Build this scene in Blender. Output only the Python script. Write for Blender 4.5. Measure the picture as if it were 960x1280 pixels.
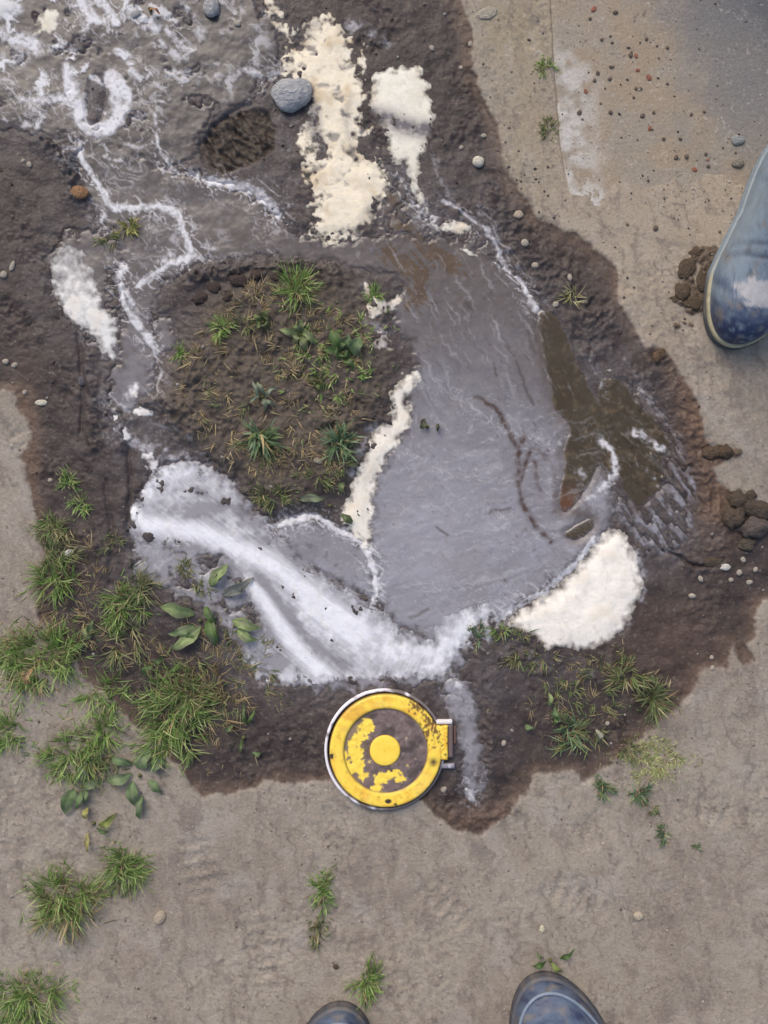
import bpy, bmesh, math, random
import numpy as np

for o in list(bpy.data.objects):
    bpy.data.objects.remove(o, do_unlink=True)
scene = bpy.context.scene
C = scene.collection

# ------------------------------------------------------------------ camera
S = 0.00104            # metres on the ground per photograph pixel (camera looks straight down)
H = 1.20               # phone held about 1.2 m above the ground
cam_d = bpy.data.cameras.new('camera')
cam = bpy.data.objects.new('camera', cam_d)
C.objects.link(cam)
cam.location = (0, 0, H)
cam.rotation_euler = (0, 0, 0)
cam_d.sensor_fit = 'VERTICAL'
cam_d.sensor_height = 24.0
cam_d.sensor_width = 24.0
cam_d.lens = 12.0 / (640 * S / H)
cam_d.clip_start = 0.02
cam_d.clip_end = 200
scene.camera = cam

# ------------------------------------------------------------------ sky, sun, exposure
SUN_EL, SUN_AZ = math.radians(44), math.radians(-25)   # soft light from the upper left
world = bpy.data.worlds.new('World')
scene.world = world
world.use_nodes = True
wn = world.node_tree
wn.nodes.clear()
wo = wn.nodes.new('ShaderNodeOutputWorld')
wb = wn.nodes.new('ShaderNodeBackground')
ws = wn.nodes.new('ShaderNodeTexSky')
ws.sky_type = 'NISHITA'
ws.sun_disc = False
ws.sun_elevation = SUN_EL
ws.sun_rotation = SUN_AZ
ws.air_density = 1.0
ws.dust_density = 4.0
ws.ozone_density = 1.0
wb.inputs['Strength'].default_value = 0.15
wn.links.new(ws.outputs[0], wb.inputs[0])
wn.links.new(wb.outputs[0], wo.inputs[0])
sun_d = bpy.data.lights.new('sun', 'SUN')
sun = bpy.data.objects.new('sun', sun_d)
C.objects.link(sun)
sun_d.energy = 0.9
sun_d.angle = math.radians(40)
sun_d.color = (1.0, 0.94, 0.86)
sd_ = (math.sin(SUN_AZ) * math.cos(SUN_EL), math.cos(SUN_AZ) * math.cos(SUN_EL), math.sin(SUN_EL))
from mathutils import Vector, Matrix
sun.rotation_euler = Vector(sd_).to_track_quat('Z', 'Y').to_euler()
scene.view_settings.view_transform = 'Standard'
scene.view_settings.look = 'None'
scene.view_settings.gamma = 1.0
scene.view_settings.exposure = 0.2
scene.view_settings.use_curve_mapping = False
scene.cycles.use_denoising = True
scene.cycles.max_bounces = 6

# ------------------------------------------------------------------ numeric helpers
F = np.float32
def lin(c):
    c = np.asarray(c, dtype=np.float64) / 255.0
    return np.where(c <= 0.04045, c / 12.92, ((c + 0.055) / 1.055) ** 2.4)
def sst(a, b, x):
    t = np.clip((x - a) / (b - a), 0, 1)
    return t * t * (3 - 2 * t)
def lerp(a, b, t):
    return a + (b - a) * t
def cmix(col, c, t):
    return col + (lin(c).astype(F) - col) * t[..., None]
def _hash(ix, iy, seed):
    h = (ix.astype(np.uint32) * np.uint32(374761393) + iy.astype(np.uint32) * np.uint32(668265263)
         + np.uint32((seed * 2246822519) & 0xffffffff))
    h = (h ^ (h >> np.uint32(13))) * np.uint32(1274126177)
    return h ^ (h >> np.uint32(16))
def pnoise(x, y, seed=0):
    x0 = np.floor(x); y0 = np.floor(y)
    fx = (x - x0).astype(F); fy = (y - y0).astype(F)
    ix = x0.astype(np.int64); iy = y0.astype(np.int64)
    u = fx * fx * fx * (fx * (fx * 6 - 15) + 10)
    v = fy * fy * fy * (fy * (fy * 6 - 15) + 10)
    def g(dx, dy):
        a = (_hash(ix + dx, iy + dy, seed) & np.uint32(0xffff)).astype(F) * F(2 * math.pi / 65536)
        return np.cos(a) * (fx - dx) + np.sin(a) * (fy - dy)
    n0 = g(0, 0); n1 = g(1, 0); n2 = g(0, 1); n3 = g(1, 1)
    a = n0 + u * (n1 - n0); b = n2 + u * (n3 - n2)
    return (a + v * (b - a)) * F(1.5)
def fbm(X, Y, sc, oc=3, seed=0, gain=0.5):
    r = 0; a = 1.0; t = 0
    for i in range(oc):
        r = r + a * pnoise(X / sc, Y / sc, seed + i * 17); t += a
        a *= gain; sc = sc / 2.03
    return r / t
def ridged(X, Y, sc, oc=3, seed=0):
    r = 0; a = 1.0; t = 0
    for i in range(oc):
        r = r + a * (1 - np.abs(pnoise(X / sc, Y / sc, seed + i * 31)) * 2); t += a
        a *= 0.5; sc = sc / 2.1
    return r / t
def aniso(X, Y, ang, sl, sw, oc=3, seed=0):
    c, s = math.cos(math.radians(ang)), math.sin(math.radians(ang))
    u = (X * c + Y * s) / sl; v = (-X * s + Y * c) / sw
    r = 0; a = 1.0; t = 0; k = 1
    for i in range(oc):
        r = r + a * pnoise(u * k, v * k, seed + 13 * i); t += a; a *= 0.55; k *= 2.1
    return r / t
def chaikin(p, n=2, closed=True):
    p = np.asarray(p, dtype=np.float64)
    for _ in range(n):
        q = np.roll(p, -1, 0) if closed else p[1:]
        b = p if closed else p[:-1]
        r = np.empty((len(b) * 2, 2))
        r[0::2] = b * .75 + q * .25; r[1::2] = b * .25 + q * .75
        if not closed:
            r = np.vstack([p[:1], r, p[-1:]])
        p = r
    return p
def sdpoly(X, Y, pts, far=60.0, smooth=1):
    """signed distance in pixels, positive inside, clamped to +-far"""
    p = chaikin(pts, smooth)
    out = np.full(X.shape, -far, dtype=F)
    lo = p.min(0) - far; hi = p.max(0) + far
    m = (X > lo[0]) & (X < hi[0]) & (Y > lo[1]) & (Y < hi[1])
    x = X[m].astype(F); y = Y[m].astype(F)
    d = np.full(x.shape, 1e9, dtype=F); ins = np.zeros(x.shape, dtype=bool)
    n = len(p)
    for i in range(n):
        ax, ay = p[i]; bx, by = p[(i + 1) % n]
        ex, ey = bx - ax, by - ay
        L = ex * ex + ey * ey
        if L < 1e-9: continue
        wx = x - F(ax); wy = y - F(ay)
        t = np.clip((wx * F(ex) + wy * F(ey)) / F(L), 0, 1)
        dx = wx - F(ex) * t; dy = wy - F(ey) * t
        np.minimum(d, dx * dx + dy * dy, out=d)
        if ay != by:
            c = ((ay > y) != (by > y)) & (x < (bx - ax) * (y - ay) / (by - ay) + ax)
            ins ^= c
    d = np.minimum(np.sqrt(d), far)
    out[m] = np.where(ins, d, -d)
    return out
def stroke(X, Y, pts, w, w2=None):
    """soft line: 1 on the polyline, falling off with distance over w pixels"""
    p = chaikin(pts, 2, closed=False)
    w2 = w if w2 is None else w2
    out = np.zeros(X.shape, dtype=F)
    mx = 3 * max(w, w2)
    lo = p.min(0) - mx; hi = p.max(0) + mx
    m = (X > lo[0]) & (X < hi[0]) & (Y > lo[1]) & (Y < hi[1])
    x = X[m].astype(F); y = Y[m].astype(F)
    best = np.zeros(x.shape, dtype=F)
    n = len(p) - 1
    for i in range(n):
        ax, ay = p[i]; bx, by = p[i + 1]
        ex, ey = bx - ax, by - ay
        L = ex * ex + ey * ey + 1e-9
        wx = x - F(ax); wy = y - F(ay)
        t = np.clip((wx * F(ex) + wy * F(ey)) / F(L), 0, 1)
        dx = wx - F(ex) * t; dy = wy - F(ey) * t
        ww = w + (w2 - w) * (i + t) / n
        np.maximum(best, np.exp(-(dx * dx + dy * dy) / (ww * ww)), out=best)
    out[m] = best
    return out
def union(*a):
    r = a[0]
    for b in a[1:]: r = np.maximum(r, b)
    return r
def blob(X, Y, x, y, r, ry=None):
    ry = r if ry is None else ry
    return np.exp(-(((X - x) / r) ** 2 + ((Y - y) / ry) ** 2)).astype(F)
def wx(px): return (px - 480.0) * S
def wy(py): return (640.0 - py) * S

# ------------------------------------------------------------------ object helpers
def tag(o, label=None, cat=None, group=None, kind=None):
    if label: o['label'] = label
    if cat: o['category'] = cat
    if group: o['group'] = group
    if kind: o['kind'] = kind
    return o
def empty(name, loc, rz=0.0):
    o = bpy.data.objects.new(name, None)
    o.empty_display_size = 0.02
    o.location = loc; o.rotation_euler = (0, 0, rz)
    C.objects.link(o)
    return o
def mesh_np(name, co, faces, mat, parent=None, smooth=True, cols=None, rough=None):
    """faces: (n,4) or (n,3) int array or a list of arrays of either width"""
    if not isinstance(faces, list): faces = [faces]
    faces = [np.asarray(f) for f in faces if len(f)]
    me = bpy.data.meshes.new(name)
    co = np.asarray(co, dtype=F)
    me.vertices.add(len(co)); me.vertices.foreach_set('co', co.ravel())
    loops = np.concatenate([f.ravel() for f in faces]).astype(np.int32)
    tot = np.concatenate([np.full(len(f), f.shape[1]) for f in faces]).astype(np.int32)
    st = np.concatenate([[0], np.cumsum(tot)[:-1]]).astype(np.int32)
    me.loops.add(len(loops)); me.loops.foreach_set('vertex_index', loops)
    me.polygons.add(len(tot)); me.polygons.foreach_set('loop_start', st)
    me.polygons.foreach_set('use_smooth', np.full(len(tot), smooth, dtype=bool))
    if cols is not None:
        a = me.color_attributes.new('col', 'FLOAT_COLOR', 'POINT')
        c4 = np.ones((len(co), 4), dtype=F); c4[:, :3] = np.clip(cols, 0, 1)
        a.data.foreach_set('color', c4.ravel())
    if rough is not None:
        a = me.attributes.new('rough', 'FLOAT', 'POINT')
        a.data.foreach_set('value', np.asarray(rough, dtype=F).ravel())
    me.update(calc_edges=True)
    me.validate()
    o = bpy.data.objects.new(name, me)
    C.objects.link(o)
    if mat: me.materials.append(mat)
    if parent: o.parent = parent
    return o
def grid_sheet(name, X, Y, Z, keep, mat, cols, rough):
    ny, nx = X.shape
    idx = np.arange(ny * nx).reshape(ny, nx)
    q = np.stack([idx[:-1, :-1], idx[1:, :-1], idx[1:, 1:], idx[:-1, 1:]], -1).reshape(-1, 4)
    if keep is not None:
        k = (keep[:-1, :-1] | keep[1:, :-1] | keep[1:, 1:] | keep[:-1, 1:]).ravel()
        q = q[k]
    used = np.unique(q)
    rem = np.full(ny * nx, -1, dtype=np.int64); rem[used] = np.arange(len(used))
    co = np.stack([wx(X), wy(Y), Z], -1).reshape(-1, 3)[used]
    return mesh_np(name, co, rem[q], mat, cols=cols.reshape(-1, 3)[used], rough=rough.ravel()[used])

# ------------------------------------------------------------------ materials
class NT:
    def __init__(s, name):
        s.m = bpy.data.materials.new(name); s.m.use_nodes = True
        s.t = s.m.node_tree; s.t.nodes.clear()
        s.out = s.n('ShaderNodeOutputMaterial'); s.p = s.n('ShaderNodeBsdfPrincipled')
        s.l(s.p.outputs[0], s.out.inputs[0])
    def n(s, k, **kw):
        o = s.t.nodes.new(k)
        for a, b in kw.items(): setattr(o, a, b)
        return o
    def l(s, a, b): s.t.links.new(a, b)
    def noise(s, scale, detail=4, rough=0.6, vec=None):
        o = s.n('ShaderNodeTexNoise'); o.inputs['Scale'].default_value = scale
        o.inputs['Detail'].default_value = detail; o.inputs['Roughness'].default_value = rough
        if vec: s.l(vec, o.inputs['Vector'])
        return o
    def math(s, op, a, b=None, clamp=False):
        o = s.n('ShaderNodeMath', operation=op); o.use_clamp = clamp
        for i, v in enumerate((a, b)):
            if v is None: continue
            if isinstance(v, (int, float)): o.inputs[i].default_value = v
            else: s.l(v, o.inputs[i])
        return o.outputs[0]
    def rng(s, v, a, b, c, d):
        o = s.n('ShaderNodeMapRange'); s.l(v, o.inputs[0])
        for i, k in enumerate((a, b, c, d)): o.inputs[i + 1].default_value = k
        return o.outputs[0]
    def mix(s, f, a, b, mode='MIX'):
        o = s.n('ShaderNodeMix', data_type='RGBA', blend_type=mode)
        if isinstance(f, (int, float)): o.inputs[0].default_value = f
        else: s.l(f, o.inputs[0])
        for k, v in ((6, a), (7, b)):
            if isinstance(v, (tuple, list)): o.inputs[k].default_value = (*v[:3], 1)
            else: s.l(v, o.inputs[k])
        return o.outputs[2]
    def bump(s, h, dist, strength=1.0, prev=None):
        o = s.n('ShaderNodeBump'); o.inputs['Strength'].default_value = strength
        o.inputs['Distance'].default_value = dist
        s.l(h, o.inputs['Height'])
        if prev is not None: s.l(prev, o.inputs['Normal'])
        return o.outputs[0]
def attr_mat(name, n1, n2, var, bump_mm, spec=0.5, rough_scale=1.0, vor=None):
    """base colour and roughness from mesh attributes + fine procedural grain and relief"""
    k = NT(name)
    a = k.n('ShaderNodeAttribute', attribute_name='col')
    r = k.n('ShaderNodeAttribute', attribute_name='rough')
    tc = k.n('ShaderNodeTexCoord')
    na = k.noise(n1, 5, 0.65, tc.outputs['Object']); nb = k.noise(n2, 3, 0.6, tc.outputs['Object'])
    f = k.math('MULTIPLY', k.rng(na.outputs[0], 0.25, 0.75, 1 - var, 1 + var), k.rng(nb.outputs[0], 0.25, 0.75, 1 - var * .8, 1 + var * .8))
    cc = k.n('ShaderNodeVectorMath', operation='SCALE'); k.l(a.outputs['Color'], cc.inputs[0]); k.l(f, cc.inputs['Scale'])
    k.l(cc.outputs[0], k.p.inputs['Base Color'])
    k.l(r.outputs['Fac'], k.p.inputs['Roughness'])
    k.p.inputs['Specular IOR Level'].default_value = spec
    b = k.bump(na.outputs[0], bump_mm * 0.001 * 2.2)
    b = k.bump(nb.outputs[0], bump_mm * 0.001, 1.0, b)
    if vor:
        v = k.n('ShaderNodeTexVoronoi'); v.inputs['Scale'].default_value = vor; k.l(tc.outputs['Object'], v.inputs['Vector'])
        b = k.bump(v.outputs['Distance'], bump_mm * 0.001 * 1.2, 1.0, b)
    k.l(b, k.p.inputs['Normal'])
    return k.m
M_ground = attr_mat('soil_and_mud', 260, 900, 0.15, 0.55, 0.28)
M_slurry = attr_mat('grey_slurry', 160, 600, 0.06, 0.06, 0.36)
M_puddle = attr_mat('brown_water', 60, 240, 0.10, 0.05, 0.5)
M_foam = attr_mat('foam', 240, 900, 0.035, 0.05, 0.2, vor=650)
M_concrete = attr_mat('weathered_concrete', 260, 800, 0.16, 0.5, 0.3)
M_paint = attr_mat('painted_iron', 300, 900, 0.06, 0.12, 0.5)
M_rubber = attr_mat('dusty_rubber', 120, 700, 0.14, 0.25, 0.4)
def leaf_mat():
    k = NT('plant_leaf')
    a = k.n('ShaderNodeAttribute', attribute_name='col')
    tc = k.n('ShaderNodeTexCoord'); nz = k.noise(180, 3, 0.6, tc.outputs['Object'])
    cc = k.n('ShaderNodeVectorMath', operation='SCALE'); k.l(a.outputs['Color'], cc.inputs[0])
    k.l(k.rng(nz.outputs[0], 0.25, 0.75, 0.8, 1.2), cc.inputs['Scale'])
    k.l(cc.outputs[0], k.p.inputs['Base Color'])
    k.p.inputs['Roughness'].default_value = 0.55
    k.p.inputs['Specular IOR Level'].default_value = 0.35
    tr = k.n('ShaderNodeBsdfTranslucent'); k.l(cc.outputs[0], tr.inputs[0])
    mx = k.n('ShaderNodeMixShader'); mx.inputs[0].default_value = 0.3
    k.l(k.p.outputs[0], mx.inputs[1]); k.l(tr.outputs[0], mx.inputs[2]); k.l(mx.outputs[0], k.out.inputs[0])
    return k.m
M_leaf = leaf_mat()
def stone_mat():
    k = NT('stone')
    oi = k.n('ShaderNodeObjectInfo'); tc = k.n('ShaderNodeTexCoord')
    na = k.noise(2.5, 6, 0.65, tc.outputs['Object']); nb = k.noise(14, 3, 0.6, tc.outputs['Object'])
    f = k.math('MULTIPLY', k.rng(na.outputs[0], 0.25, 0.75, 0.7, 1.3), k.rng(nb.outputs[0], 0.25, 0.75, 0.88, 1.12))
    cc = k.n('ShaderNodeVectorMath', operation='SCALE'); k.l(oi.outputs['Color'], cc.inputs[0]); k.l(f, cc.inputs['Scale'])
    k.l(cc.outputs[0], k.p.inputs['Base Color']); k.p.inputs['Roughness'].default_value = 0.75
    k.p.inputs['Specular IOR Level'].default_value = 0.3
    k.l(k.bump(na.outputs[0], 0.15, 0.6), k.p.inputs['Normal'])
    return k.m
M_stone = stone_mat()

# ================================================================== THE GROUND FIELDS
STEP = 1.45
def axis(lo, hi, far):
    a = np.arange(lo, hi + .01, STEP); L = []; d = STEP; x = lo
    while x > -far: d *= 1.10 if x > -1100 else 1.4; x -= d; L.append(x)
    R = []; d = STEP; x = a[-1]
    while x < far: d *= 1.10 if x < 2200 else 1.4; x += d; R.append(x)
    return np.concatenate([L[::-1], a, R]), len(L), len(a)
ax_, nl, na_ = axis(-30, 990, 26000)
ay_, mt, ma_ = axis(-30, 1310, 26000)
X, Y = np.meshgrid(ax_, ay_)
X = X.astype(F); Y = Y.astype(F)
# one shared domain warp so that every traced outline gets a natural, ragged edge
WXs = fbm(X, Y, 34, 3, 901) * 9 + fbm(X, Y, 9, 2, 902) * 3.5
WYs = fbm(X, Y, 34, 3, 911) * 9 + fbm(X, Y, 9, 2, 912) * 3.5
Xw = X + WXs; Yw = Y + WYs
Xs = X + WXs * .45; Ys = Y + WYs * .45

WET = [(200,-420),(480,-330),(560,-150),(575,0),(590,40),(590,75),(600,112),(625,160),(630,205),(650,240),(668,265),(700,290),(735,298),(755,322),(772,345),(772,375),
       (790,400),(805,430),(828,440),(852,470),(870,500),(880,545),(890,560),(912,566),(905,580),(890,582),(908,612),(925,615),(960,632),(1010,640),(1010,740),
       (952,752),(942,770),(944,795),(932,806),(942,822),(930,833),(914,806),(912,835),(890,835),(876,838),(868,860),(850,885),
       (835,895),(810,915),(790,930),(770,950),(745,968),(735,976),(715,968),(690,966),(670,970),(660,985),(650,996),(640,1015),(630,1020),
       (605,1045),(590,1040),(565,1035),(545,1020),(532,1003),(480,985),(408,977),(370,978),(345,975),(320,985),(300,988),(270,995),(255,998),(240,985),
       (225,965),(200,940),(180,915),(160,895),(130,868),(110,852),(95,835),(75,800),(45,772),(45,740),(52,690),(45,660),(38,620),(28,570),
       (38,540),(25,510),(20,492),(-40,488),(-150,470),(-290,300),(-340,-40),(-200,-300)]
sd_wet = sdpoly(Xw, Yw, WET, 90, 0)
spl = [sdpoly(Xw, Yw, [(888,305),(866,316),(852,338),(850,350),(846,368),(842,378),(858,381),(860,392),(880,390),(905,380),(905,310)], 40, 1),
       3.5 - np.hypot(Xw - 846, Yw - 409), 2.6 - np.hypot(Xw - 864, Yw - 404), 3 - np.hypot(Xw - 838, Yw - 376), 2.5 - np.hypot(Xw - 856, Yw - 402),
       5 - np.hypot(Xw - 918, Yw - 567)]
hole = sdpoly(Xw, Yw, [(868,330),(876,326),(878,345),(872,358),(866,356)], 20, 1)
sd_spl = np.minimum(union(*spl), -hole)
SLURRY = {
 'main': [(395,308),(440,300),(490,292),(520,296),(560,300),(600,312),(640,340),(668,370),(685,395),(700,420),(720,455),(745,500),(758,535),(765,560),(760,600),(772,640),(765,662),(740,685),(700,725),
          (655,757),(622,778),(605,772),(592,792),(560,800),(540,806),(520,796),(490,775),(466,748),(462,690),(462,650),(468,600),(490,560),(508,520),
          (512,480),(520,440),(500,420),(490,395),(500,370),(505,345),(470,337),(420,328)],
 'channel': [(98,180),(130,168),(160,186),(210,212),(260,226),(300,236),(330,250),(358,284),(385,300),(425,303),(440,322),(400,328),(350,318),(300,326),(250,322),
             (238,335),(214,348),(198,362),(188,395),(197,430),(192,462),(182,502),(160,518),(140,502),(134,472),(150,440),(152,400),(147,350),(152,322),(138,290),(118,265),(100,240),(95,210)],
 'small': [(190,392),(214,395),(219,428),(205,446),(190,430)],
 'lower': [(340,662),(368,644),(400,648),(440,668),(468,690),(474,748),(440,740),(405,722),(366,696)],
 'drain': [(556,846),(590,846),(598,890),(606,950),(602,1003),(584,1006),(577,960),(570,910),(552,868)],
 'silt': [(168,640),(195,590),(240,570),(300,610),(345,660),(400,715),(470,760),(540,805),(600,790),(560,860),(350,862),(318,840),(285,800),(258,760),(200,735),(165,715)],
 'top': [(-230,-60),(-140,-220),(180,-280),(320,-150),(345,30),(350,70),(345,100),(310,128),(270,140),(246,172),(243,200),(210,212),(150,190),(95,180),(60,168),(-60,150),(-180,110)],
 'left': [(58,322),(75,296),(110,285),(150,300),(150,330),(130,350),(140,385),(152,440),(140,462),(118,425),(85,400),(66,370)],
 'right': [(770,470),(800,480),(835,520),(860,565),(870,600),(880,650),(845,690),(810,700),(790,660),(765,640),(770,560)],
 'upper': [(470,200),(490,205),(510,225),(530,262),(580,280),(612,300),(640,340),(560,310),(500,300),(470,290),(480,240)],
}
sds = {k: sdpoly(Xs, Ys, v, 60, 2) for k, v in SLURRY.items()}
topn = fbm(X, Y, 38, 4, 77)
sds['top'] = np.minimum(sds['top'], (topn + 0.36) * 46)
sds['right'] = np.minimum(sds['right'], (aniso(X, Y, 55, 30, 9, 3, 55) - 0.02) * 26)
sds['upper'] = np.minimum(sds['upper'], (fbm(X, Y, 16, 3, 56) + 0.12) * 30)
sds['silt'] = np.minimum(sds['silt'], (fbm(X, Y, 30, 3, 57) + 0.28) * 40)
rag_ = fbm(X, Y, 15, 4, 59)
for k_, a_ in (('channel', 13), ('left', 20), ('silt', 22), ('small', 8), ('drain', 14), ('lower', 6), ('main', 7), ('top', 14)): sds[k_] = sds[k_] + rag_ * a_
sd_sl = union(*sds.values()) + fbm(X, Y, 6, 3, 58) * 5
# bare mud lump between the two arms of the top left swirl, and the trodden hollow
sd_sl = np.minimum(sd_sl, -sdpoly(Xs, Ys, [(112,92),(132,92),(130,140),(122,154),(108,154),(104,140),(108,118)], 40, 1))
HOLLOW = [(247,180),(259,161),(289,137),(319,131),(337,142),(347,169),(337,195),(300,210),(270,219),(253,202)]
sd_hol = sdpoly(Xs, Ys, HOLLOW, 40, 2)
sd_sl = np.minimum(sd_sl, -sd_hol)
MOUND = [(205,470),(230,440),(250,395),(285,352),(340,332),(400,330),(440,345),(462,385),(482,425),(484,470),(492,498),(470,530),(444,570),(432,605),
         (400,612),(380,622),(340,636),(305,606),(280,585),(250,562),(220,540),(202,510)]
sd_mnd = sdpoly(Xs, Ys, MOUND, 60, 2)
PUDDLE = {
 'long': [(671,386),(694,392),(709,424),(724,457),(735,480),(750,505),(770,525),(800,560),(790,580),(770,600),(756,585),(750,577),(739,600),(727,619),(716,634),
          (705,641),(698,626),(707,589),(704,559),(716,536),(700,518),(690,510),(688,480),(681,450),(677,424)],
 'wide': [(752,469),(780,476),(796,502),(818,521),(836,540),(842,560),(826,572),(834,600),(818,620),(802,636),(785,622),(774,600),(770,570),(757,530),(748,500)],
 'small': [(708,664),(722,655),(742,646),(746,660),(722,674),(710,674)],
}
sd_pu = union(*[sdpoly(Xs, Ys, v, 40, 2) for v in PUDDLE.values()])
fn_pu = fbm(X, Y, 9, 3, 67)
islets = aniso(X + WXs, Y + WYs, 58, 17, 5, 4, 66)
sd_pu = np.minimum(sd_pu, (0.74 - islets - sst(575, 650, Y) * .42 - sst(735, 790, X + (470 - Y) * .3) * .16) * 16)

wet = np.maximum(sst(-2.5, 2.5, sd_wet), sst(-1.5, 1.5, sd_spl))
msl = sst(-3, 3, sd_sl)
mnd = sst(-22, 30, sd_mnd + 14 * fbm(X, Y, 28, 3, 71))
silt = np.maximum(sst(-34, 3, sd_sl), 0.55 * sst(-70, -10, sd_sl)) * sst(20, 60, sd_wet) * (1 - mnd * .8)
SLAB = [(692,-9000),(688,0),(692,80),(700,180),(710,240),(714,256),(760,286),(840,306),(960,325),(9000,400),(9000,-9000)]
sd_slab = sdpoly(X + WXs * .12, Y + WYs * .12, SLAB, 90, 0)

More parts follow.
